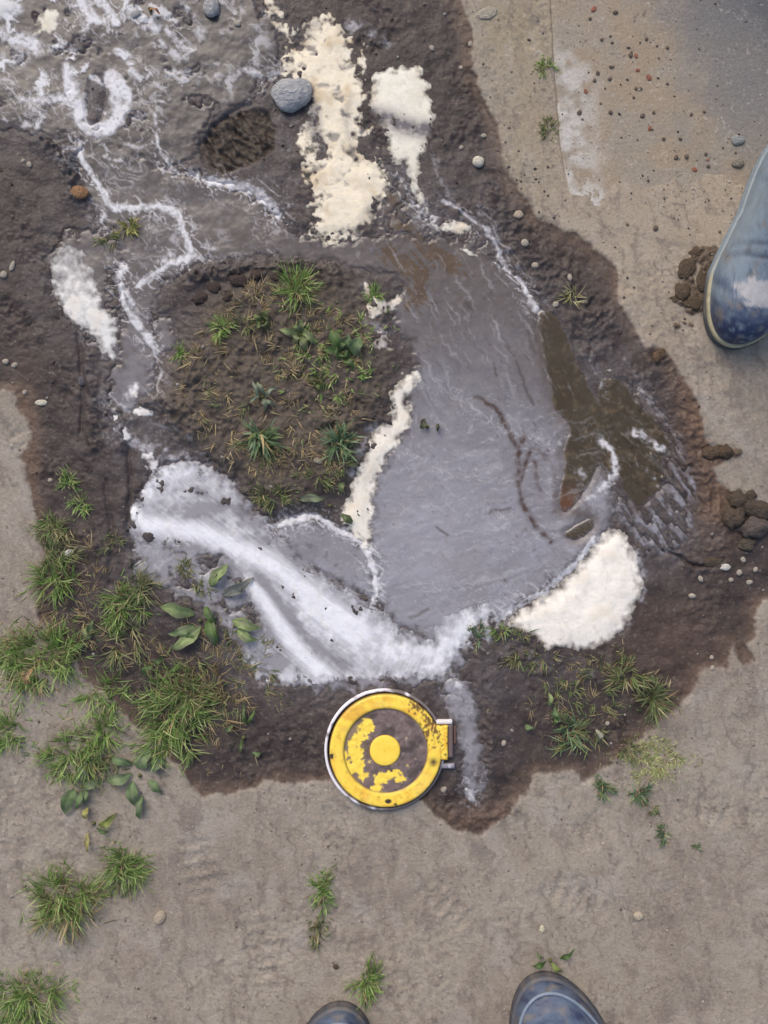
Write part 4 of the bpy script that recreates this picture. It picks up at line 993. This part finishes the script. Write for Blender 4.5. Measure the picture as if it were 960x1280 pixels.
for x, y, rx, ry, rz in ((250,372,10,7,20),(268,360,8,6,0),(300,352,11,7,-10),(322,345,8,6,15),(285,372,7,5,40),(345,348,7,5,0)):
    clod(x, y, rx, ry, 'dark wet mud lump along the upper rim of the grassy hump', rz, .6, (78, 68, 66), 'mud lumps on the hump rim')
def chips(name, n, box, rmin, rmax, colours, label, seed, mask=None):
    r = np.random.default_rng(seed)
    bm = bmesh.new(); bmesh.ops.create_icosphere(bm, subdivisions=1, radius=1)
    bc = np.array([v.co[:] for v in bm.verts]); bf = np.array([[v.index for v in f.verts] for f in bm.faces]); bm.free()
    cs, fs, cl = [], [], []
    k = 0
    while k < n:
        x = r.uniform(box[0], box[2]); y = r.uniform(box[1], box[3])
        if mask is not None and not mask(x, y): n -= 1; continue
        s = rmin + (rmax - rmin) * r.random() ** 2.5
        a = r.uniform(0, 6.28); q = bc * (1 + r.normal(0, .18, bc.shape)) * np.array([s * r.uniform(.8, 1.5), s, s * .6]) * S
        q = np.stack([q[:, 0] * math.cos(a) - q[:, 1] * math.sin(a), q[:, 0] * math.sin(a) + q[:, 1] * math.cos(a), q[:, 2]], -1)
        q += np.array([wx(x), wy(y), zat(x, y) + s * S * .2])
        cs.append(q); fs.append(bf + k * len(bc)); c = lin(colours[r.integers(len(colours))]) * r.uniform(.75, 1.2); cl.append(np.tile(c, (len(bc), 1))); k += 1
    o = mesh_np(name, np.concatenate(cs), np.concatenate(fs), M_ground, cols=np.concatenate(cl), rough=np.full(len(cs) * len(bc), .9))
    return tag(o, label, 'gravel', kind='stuff')
SW = fine(sd_wet); SSL = fine(sd_sl)
chips('gravel', 500, (580, -10, 970, 420), .6, 1.9, [(96,88,84),(120,110,100),(170,160,148),(84,78,76)], 'fine grit strewn over the concrete and sandy soil', 21, lambda x, y: samp(SW, x, y) < 0)
chips('gravel', 900, (-10, 480, 970, 1290), .5, 2.0, [(128,118,110),(140,131,122),(164,155,145),(112,102,94)], 'fine grit and crumbs on the dry beige soil', 22, lambda x, y: samp(SW, x, y) < 0)
chips('gravel', 1100, (-10, -10, 960, 1040), .8, 2.4, [(64,57,54),(84,76,72),(104,94,88),(150,144,138)], 'fine mud crumbs and grit on the wet mud', 23, lambda x, y: samp(SW, x, y) > 0 and samp(SSL, x, y) < -4)

# ================================================================== GRASS AND WEEDS
GREEN = [(104,128,66),(90,116,56),(122,138,84),(82,106,54),(134,144,96),(128,126,84)]
DULL = [(96,108,66),(84,94,60),(112,112,78),(120,116,86),(78,88,58)]
STRAW = [(140,124,90),(120,104,78),(104,92,66),(150,136,104),(92,82,60)]
BLUE = [(92,112,82),(84,102,72),(106,122,94),(74,92,62)]
def blades(n, cx, cy, rx, ry, lmin, lmax, w, pal, seed, lean=(12, 62), ang=None, dirb=None, spread=180, core=.62, flat=False, mask=None):
    """curved tapering ribbons rooted in an ellipse; returns co, quads, tris, cols in world space (pixels in)"""
    r = np.random.default_rng(seed)
    if n < 450: n = int(n * 2.0)
    co, q, t, cl = [], [], [], []
    ncl = max(1, n // 9); cl_r = [(r.uniform(0, 6.2832), r.random() ** core) for _ in range(ncl)]
    cl_d = [math.atan2(-math.sin(a), math.cos(a)) + r.normal(0, .9) if q_ > .35 else r.uniform(0, 6.28) for a, q_ in cl_r]
    for i in range(n):
        kc = i % ncl
        a0, rr = cl_r[kc]
        ox, oy = math.cos(a0) * rr * rx + r.normal(0, 2.2), math.sin(a0) * rr * ry + r.normal(0, 2.2)
        stray = n < 900 and r.random() < .22
        if stray: ox *= 1.7; oy *= 1.7
        px, py = cx + ox, cy + oy
        if mask is not None and not mask(px, py): continue
        d = (cl_d[kc] + r.normal(0, .55)) if dirb is None else math.radians(dirb + r.uniform(-spread, spread))
        Lb = r.uniform(lmin, lmax) * S * (.6 if stray else 1.0) * r.uniform(.7, 1.1)
        ln = math.radians(r.uniform(*lean) + (25 if stray else 0)); bend = math.radians(r.uniform(10, 60)) * (1 if not flat else .1)
        z0 = zat(px, py) - .001
        ww = w * r.uniform(.7, 1.25) * S
        dx, dy = math.cos(d), math.sin(d); sx, sy = -dy, dx
        P = np.array([wx(px), wy(py), z0]); tw = r.normal(0, .3)
        sx, sy, sz = sx * math.cos(tw), sy * math.cos(tw), math.sin(tw)
        base = len(co); segs = 4; th = ln; curv = r.normal(0, .25)
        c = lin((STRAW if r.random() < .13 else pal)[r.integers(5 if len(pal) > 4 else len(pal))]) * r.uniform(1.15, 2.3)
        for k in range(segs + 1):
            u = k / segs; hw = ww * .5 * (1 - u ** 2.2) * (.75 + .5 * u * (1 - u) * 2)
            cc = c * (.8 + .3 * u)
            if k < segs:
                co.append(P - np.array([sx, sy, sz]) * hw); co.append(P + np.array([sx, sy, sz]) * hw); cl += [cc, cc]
            else:
                co.append(P.copy()); cl.append(cc)
            th2 = min(th, math.radians(97)); st = Lb / segs
            dd = d + curv * u
            P = P + np.array([math.cos(dd) * math.sin(th2), math.sin(dd) * math.sin(th2), math.cos(th2)]) * st
            P[2] = max(P[2], z0 + .0015)
            th += bend / segs * 1.6
        for k in range(segs - 1):
            q.append([base + 2 * k, base + 2 * k + 1, base + 2 * k + 3, base + 2 * k + 2])
        t.append([base + 2 * segs - 2, base + 2 * segs - 1, base + 2 * segs])
    return np.array(co), np.array(q), np.array(t), np.array(cl)
def join(parts):
    co, q, t, cl = [], [], [], []; b = 0
    for a, b1, c, d in parts:
        co.append(a); q.append(b1 + b); t.append(c + b); cl.append(d); b += len(a)
    return np.concatenate(co), np.concatenate(q), np.concatenate(t), np.concatenate(cl)
_ts = [100]
def tuft(label, sets, name='grass_tuft', cat='grass tuft', group='grass tufts', kind=None):
    parts = []
    for s in sets:
        _ts[0] += 1; s = dict(s); parts.append(blades(seed=_ts[0], **s))
    co, q, t, cl = join(parts)
    c0 = np.array([co[:, 0].mean(), co[:, 1].mean(), co[:, 2].min()])
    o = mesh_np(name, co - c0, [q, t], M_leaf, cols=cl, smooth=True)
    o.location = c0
    return tag(o, label, cat, group, kind)
def G(n, cx, cy, rx, ry=None, l=(18, 40), w=1.4, pal=GREEN, **k):
    return dict(n=n, cx=cx, cy=cy, rx=rx, ry=ry or rx, lmin=l[0], lmax=l[1], w=w, pal=pal, **k)
tuft('large bright green grass tuft against the dry soil with a tan dead leaf in it', [G(330, 45, 825, 44, 36), G(60, 80, 815, 18, 30), G(50, 20, 810, 20), G(60, 45, 825, 48, 40, pal=STRAW)])
tuft('small green grass tuft on dry soil just beneath the large left tuft', [G(120, 14, 915, 20, 20, (12, 30))])
tuft('dense bright green grass patch at the lower rim of the wet mud', [G(360, 222, 885, 38, 46), G(120, 240, 860, 30, 20, pal=DULL), G(70, 215, 930, 30, 20), G(60, 270, 880, 30, 40, pal=STRAW, w=1.5)])
tuft('green grass patch on dry soil next to the broad leaved weeds', [G(210, 90, 945, 32, 24, (14, 34)), G(90, 125, 915, 22, 20), G(50, 100, 950, 40, 30, pal=DULL)])
tuft('thin grass patch bridging the two big grass tufts on the lower left', [G(110, 132, 870, 26, 24, (14, 32), pal=GREEN + DULL)])
tuft('compact round green grass tuft standing alone on dry soil', [G(200, 157, 1082, 19, 20, (14, 34)), G(50, 157, 1105, 14, 12, (8, 20), pal=DULL)])
tuft('big green grass tuft with pale dry stalks on dry soil', [G(260, 78, 1120, 32, 26, (20, 44)), G(60, 70, 1150, 30, 22, pal=DULL), G(30, 92, 1135, 26, 24, (30, 50), pal=STRAW, w=2)])
tuft('green grass tuft spreading from the bottom left soil corner', [G(260, 38, 1245, 36, 30, (18, 40)), G(60, 30, 1280, 30, 20)])
tuft('faint elongated grass streak on dry soil below the yellow cover', [G(110, 404, 1120, 11, 24, (10, 22), pal=GREEN + DULL, w=1.6), G(60, 396, 1165, 9, 16, (8, 18), pal=DULL, w=1.6)])
tuft('small grass tuft touching the toe of the photographer boot', [G(110, 456, 1230, 16, 14, (12, 28), pal=GREEN), G(16, 463, 1215, 5, 5, (20, 34), dirb=80, spread=20)])
tuft('bright green tuft on the upper rim of the grassy hump', [G(150, 371, 364, 14, 14, (16, 36)), G(30, 372, 370, 14, 10, (14, 26), pal=DULL)])
tuft('small green tuft on the left shoulder of the grassy hump', [G(70, 276, 412, 11, 9, (10, 24)), G(30, 300, 408, 16, 8, (10, 20), pal=DULL)])
tuft('tiny tuft at the small grey pool on the hump edge', [G(34, 222, 442, 6, 6, (8, 20))])
tuft('tiny green tuft poking through the broken foam scrap', [G(50, 467, 370, 8, 8, (10, 20))])
tuft('spiky wide bladed tuft in the middle of the grassy hump', [G(46, 326, 548, 7, 6, (22, 42), w=3.6, pal=BLUE + DULL), G(60, 330, 560, 20, 12, (10, 24), pal=DULL)])
tuft('blue green grass tuft on the hump beside the foam strip', [G(80, 425, 555, 10, 10, (14, 34), w=2.4, pal=BLUE), G(40, 425, 580, 16, 10, (8, 20), pal=DULL)])
tuft('dull grass fringe at the lower rim of the hump', [G(120, 335, 622, 26, 11, (8, 22), pal=DULL), G(60, 395, 598, 30, 10, (8, 20), pal=DULL)])
tuft('grass tuft along the wet edge of the left bank next to the white pebble', [G(130, 68, 722, 22, 22, (16, 36)), G(60, 74, 690, 16, 16, (14, 30), pal=DULL)])
tuft('dim olive grass tuft above the white pebble on the left bank', [G(90, 66, 662, 18, 12, (12, 28), pal=DULL), G(20, 66, 660, 16, 12, (12, 24), pal=GREEN)])
tuft('small dark green sprout higher up the left mud bank', [G(46, 85, 602, 8, 9, (10, 20))])
tuft('small low green sprout right under the higher sprout on the left bank', [G(46, 102, 632, 13, 6, (8, 18), pal=GREEN + BLUE)])
tuft('olive grass patch on wet mud left of the broad curled leaves', [G(150, 155, 762, 24, 24, (14, 32), pal=GREEN + DULL), G(50, 175, 735, 16, 14, pal=DULL), G(60, 150, 800, 30, 20, pal=DULL)])
tuft('sparse muddy grass sprout in the grey silt under the foam sweep', [G(40, 228, 712, 12, 12, (8, 18), pal=DULL)])
tuft('thin silty grass wisp just above the curled leaves', [G(26, 250, 737, 12, 8, (8, 18), pal=DULL)])
tuft('little olive sprout on mud left of the foam sweep', [G(30, 145, 680, 12, 8, (8, 20), pal=DULL)])
tuft('fan of pale grass blades on dark mud under the cream kidney foam', [G(60, 815, 872, 10, 9, (18, 40), w=2.4, pal=DULL + [(150,150,110)]), G(24, 822, 885, 14, 8, (10, 22), pal=DULL)])
tuft('flattened pale grass below the rim of the cream kidney foam', [G(60, 785, 846, 20, 10, (14, 32), w=2.2, pal=DULL + [(150,150,116)]), G(40, 770, 830, 22, 8, (8, 20), pal=DULL)])
tuft('slender grey green grass tuft on the dark mud at the bottom wet lobe', [G(60, 714, 918, 11, 20, (16, 36), w=1.8, pal=BLUE + DULL), G(24, 745, 918, 18, 8, (10, 22), pal=DULL)])
tuft('thin muddy grass between the foam and the dark bottom lobe', [G(70, 660, 822, 36, 10, (8, 20), pal=DULL), G(60, 700, 850, 40, 20, (8, 22), pal=DULL), G(60, 740, 880, 34, 24, (8, 22), pal=DULL + STRAW)])
tuft('fuzzy yellow green low grass on dry soil at the wet border', [G(420, 818, 950, 34, 26, (5, 13), w=1.2, pal=[(140,146,96),(150,146,110),(124,134,84)], lean=(40, 85)), G(60, 785, 940, 12, 10, (8, 16), pal=DULL)])
tuft('grey green sprout on dry soil touching the wet border beside the fuzzy grass', [G(60, 757, 984, 6, 14, (8, 18), pal=BLUE + DULL, w=1.8)])
tuft('blue green runner sprout on dry soil right below the fuzzy grass', [G(40, 800, 992, 8, 8, (8, 20), pal=BLUE, w=1.8), G(26, 814, 1010, 8, 9, (7, 14), pal=DULL)])
tuft('far blue green sprout at the end of the grass runner', [G(34, 832, 1042, 4, 12, (8, 16), pal=BLUE, w=1.8)])
tuft('tiny lone green fleck of grass beyond the runner', [G(14, 868, 1058, 4, 2, (5, 9), pal=BLUE)])
tuft('small pale sprout on the dark bank left of the concrete corner', [G(24, 712, 372, 6, 5, (10, 22), pal=[(150,146,110),(120,120,80)])])
tuft('green sprout at the concrete edge farther from the mud', [G(46, 682, 84, 8, 7, (7, 16))])
tuft('dull sprout at the concrete edge closer to the wet mud', [G(50, 685, 160, 8, 12, (7, 16), pal=DULL)])
tuft('drab yellowish grass in the mud beside the left foam slick', [G(26, 160, 285, 5, 6, (10, 22), w=3, pal=[(124,124,70),(104,108,64)]), G(34, 138, 300, 12, 12, (8, 18), pal=DULL)])
tuft('wisps of grass at the foam tip where the pool meets the mud', [G(34, 594, 795, 9, 8, (8, 18), pal=BLUE), G(30, 624, 788, 8, 5, (8, 20), pal=GREEN), G(16, 655, 790, 6, 6, (8, 20), pal=DULL)])
TN = fine(fbm(X, Y, 26, 3, 811)); MD = fine(sd_mnd)
def turf_ok(x, y): return samp(MD, x, y) > 14 and samp(TN, x, y) > -.12
def turf_ok2(x, y): return samp(MD, x, y) > 12 and samp(TN, x, y) > .08
# low withered turf over the hump and straw litter on the mud: uncountable
tuft('withered brown and green turf covering the hump', [G(3000, 345, 478, 118, 125, (6, 20), w=1.2, pal=STRAW + STRAW + DULL, lean=(50, 88), core=.5, mask=turf_ok), G(800, 350, 470, 112, 118, (7, 20), w=1.5, pal=DULL + GREEN, lean=(40, 85), mask=turf_ok2),
      G(300, 420, 440, 50, 60, (6, 16), w=1.8, pal=GREEN + DULL, lean=(40, 85))], name='turf', cat='turf', group=None, kind='stuff')
tuft('dead grass litter between the tufts on the lower left mud', [G(340, 225, 860, 90, 80, (8, 26), w=1.1, pal=STRAW, lean=(70, 92)), G(200, 100, 760, 60, 80, (8, 24), w=1.1, pal=STRAW + DULL, lean=(60, 92)), G(130, 740, 880, 80, 50, (8, 22), w=1.0, pal=STRAW + DULL, lean=(70, 92)),
      G(160, 300, 840, 40, 60, (8, 26), w=1.0, pal=DULL + STRAW, lean=(70, 92))], name='grass_litter', cat='dead grass', group=None, kind='stuff')

def leaf_geo(b, t, w, colour, lift=.006, seed=0, fold=.25, arch=.010):
    """one broad leaf from base pixel b to tip pixel t, w pixels wide, folded on its midrib"""
    r = np.random.default_rng(seed)
    B = np.array([wx(b[0]), wy(b[1]), zat(*b)]); T = np.array([wx(t[0]), wy(t[1]), zat(*t)])
    d = T - B; L = np.hypot(d[0], d[1]); u = d[:2] / L; s = np.array([-u[1], u[0]])
    nu, nv = 10, 7
    co, cl = [], []
    c0 = lin(colour); wig = r.normal(0, 1, 4)
    for i in range(nu):
        k = i / (nu - 1)
        hw = w * S * .5 * max(0.03, math.sin(math.pi * min(1, k ** .8 * .97 + .03)) ** .75)
        for j in range(nv):
            v = (j / (nv - 1)) * 2 - 1
            p = B[:2] + u * L * k + s * hw * v * (1 + .16 * math.sin(k * 11 + wig[1] * 3 + (2 if v > 0 else 0))) + s * .0022 * math.sin(k * 3.4 + wig[0] * 2)
            z = lerp(B[2], T[2], k) + lift * (.35 + k * (1 - k) * 2) + arch * math.sin(math.pi * k) * .5 + abs(v) * hw * fold + .0020 * math.sin(k * 8 + v * 2 + wig[1] * 2) * abs(v) + hw * .35 * v * math.sin(wig[2] * 2)
            co.append((p[0], p[1], z))
            mudf = max(0.0, math.sin(k * 5 + wig[3] * 3) * math.sin(v * 2.4 + wig[0] * 2)) * .55
            cl.append((c0 * (1 - mudf) + lin((120, 112, 104)) * mudf) * (1.3 if j == nv // 2 else 1.0) * (1 + .12 * math.sin(k * 14 + abs(v) * 3 + wig[2])))
    idx = np.arange(nu * nv).reshape(nu, nv)
    q = np.stack([idx[:-1, :-1], idx[:-1, 1:], idx[1:, 1:], idx[1:, :-1]], -1).reshape(-1, 4)
    return np.array(co), q, np.array(cl)
_ls = [0]
def weed(label, leaves, name='broadleaf_weed', cat='weed', group='broad leaved weeds', lift=.006, fold=.25):
    bx = np.mean([l[0][0] for l in leaves]); by = np.mean([l[0][1] for l in leaves])
    e = empty(name, (wx(bx), wy(by), zat(bx, by)))
    tag(e, label, cat, group)
    off = np.array(e.location)
    for l in leaves:
        _ls[0] += 1
        co, q, cl = leaf_geo(l[0], l[1], l[2], l[3], lift, _ls[0], fold)
        mesh_np('leaf', co - off, q, M_leaf, e, cols=cl)
    # root crown that the leaves grow from
    a = np.linspace(0, 2 * math.pi, 8, endpoint=False)
    co = np.concatenate([np.stack([.0035 * np.cos(a), .0035 * np.sin(a), np.full(8, -.004)], -1), np.stack([.002 * np.cos(a), .002 * np.sin(a), np.full(8, .004)], -1), [[0, 0, .005]]])
    j = np.arange(8); k = (j + 1) % 8
    mesh_np('root_crown', co, [np.stack([j, k, 8 + k, 8 + j], -1), np.stack([8 + j, 8 + k, np.full(8, 16)], -1)], M_leaf, e, cols=np.tile(lin((110, 112, 72)), (17, 1)))
    return e
LG = (122, 140, 100); LG2 = (108, 130, 88); LY = (150, 158, 86); LD = (92, 116, 66); LB = (140, 156, 104)
weed('cluster of grey green plantain leaves on dry soil under the bright grass patch',
     [((165,965),(131,976),13,LG), ((176,961),(188,935),18,LG), ((165,957),(139,942),10,LG2), ((188,957),(208,950),15,LG), ((169,976),(167,1006),14,LG2), ((176,993),(178,1023),9,LG2), ((186,974),(204,991),10,LG2)])
weed('plantain with drooping leaves beside the lower green grass patch',
     [((105,978),(101,952),14,LG2), ((104,979),(130,977),11,LG), ((96,986),(80,1016),15,LG2), ((101,987),(98,1011),10,LG2), ((108,984),(107,1004),7,LG2)])
weed('small weed with yellowing leaves and stalk on dry soil', [((124,1031),(147,1017),11,LY), ((121,1036),(138,1036),6,LD), ((112,1008),(109,1024),7,(168,166,96)), ((113,1040),(108,1064),6,(166,156,92))])
weed('big curled pale green leaves lying on the wet silt', [((243,766),(199,760),17,LB), ((244,783),(210,791),10,LG2), ((252,784),(214,811),16,LB), ((262,774),(268,807),15,LD), ((254,760),(271,779),11,LD), ((244,790),(236,800),9,LD)], lift=.010)
weed('pale green leaf pair between the curled leaves and the foam ridge', [((290,778),(327,783),14,LB), ((296,787),(323,800),11,LB)], lift=.009)
weed('upright pale leaf pair sticking out of the silt above the curled leaves', [((264,733),(284,704),14,LB), ((270,728),(275,712),8,LG2)], lift=.009)
weed('mud coated drooping leaf at the foam ridge', [((279,746),(316,721),13,(134,136,126)), ((296,742),(300,726),8,(126,128,116))])
def rosette(cx, cy, n, r0, r1, w, colour, seed):
    r = np.random.default_rng(seed); a0 = r.uniform(0, 6.28)
    return [((cx + 2 * math.cos(a0 + i * 6.283 / n), cy + 2 * math.sin(a0 + i * 6.283 / n)),
             (cx + r.uniform(r0, r1) * math.cos(a0 + i * 6.283 / n + r.normal(0, .25)), cy + r.uniform(r0, r1) * math.sin(a0 + i * 6.283 / n + r.normal(0, .25))), w * r.uniform(.75, 1.15),
             tuple(np.array(colour) * r.uniform(.85, 1.1))) for i in range(n)]
weed('pale green rosette weed at the top of the hump', rosette(376, 420, 7, 14, 27, 9, (128, 142, 96), 1))
weed('broad round leaved weed on the hump by the pinkish foam scrap', [((424,440),(416,414),16,LD), ((426,440),(404,442),10,LD), ((428,438),(437,420),11,LG2), ((444,446),(450,422),17,LG2), ((436,448),(440,462),10,LD)] + rosette(428, 442, 4, 10, 18, 9, LD, 2))
weed('small leafy weed between the two hump rosettes and the bright tuft', rosette(330, 405, 6, 8, 18, 8, (104, 116, 72), 3))
weed('silvery star shaped weed at the heart of the hump', rosette(329, 497, 6, 14, 24, 6, (134, 146, 122), 4))
weed('dark leafed sprig above the star shaped weed', rosette(398, 478, 5, 8, 16, 6, (92, 104, 62), 5))
weed('small oval green leaves at the foam strip bend', [((438,656),(428,640),10,(96,108,74)), ((376,626),(408,620),10,(128,138,108)), ((424,614),(432,604),9,(120,136,88))])
weed('dark bud like leaves stranded in the grey pool', [((524,534),(533,524),8,(96,100,72)), ((544,532),(549,538),6,(84,84,66))])
weed('single green seedling on the dark bottom lobe', [((691,899),(696,884),9,LG2), ((693,900),(700,893),6,LG2), ((690,882),(684,866),7,LB), ((694,896),(690,905),5,LD)])
weed('pale drooping leaf beside the slender grey green tuft', [((745,912),(749,926),7,(160,160,140)), ((660,905),(665,914),8,LG2)])
weed('two small green sprigs in front of the boot toe', [((682,1202),(664,1203),8,(84,116,58)), ((700,1198),(716,1184),8,(92,122,64)), ((690,1200),(702,1214),7,(124,140,76)), ((676,1196),(672,1186),4,(96,116,70))])
weed('leafy seedlings on the dark mud near the lower grass patch', [((318,945),(325,938),8,LG2), ((298,940),(306,925),5,LD), ((310,905),(302,880),5,LD), ((312,905),(316,885),5,LD), ((284,915),(290,905),7,LG2)])
weed('small budding weed with pale stalk left of the curled leaves', [((108,790),(118,775),6,LG2), ((112,800),(104,785),8,(130,140,96)), ((104,806),(92,815),8,LD), ((190,830),(180,845),8,LD), ((190,828),(205,820),7,LD)])
tan = weed('tan dead leaf lying in the large grass tuft', [((41,855),(42,832),8,(178,146,104))], name='dead_leaf', cat='dead leaf', group=None, lift=.02)
weed('orange brown dead leaf on the mud below the pale upright pebble', [((187,10),(199,19),5,(176,120,76))], name='dead_leaf', cat='dead leaf', group=None)
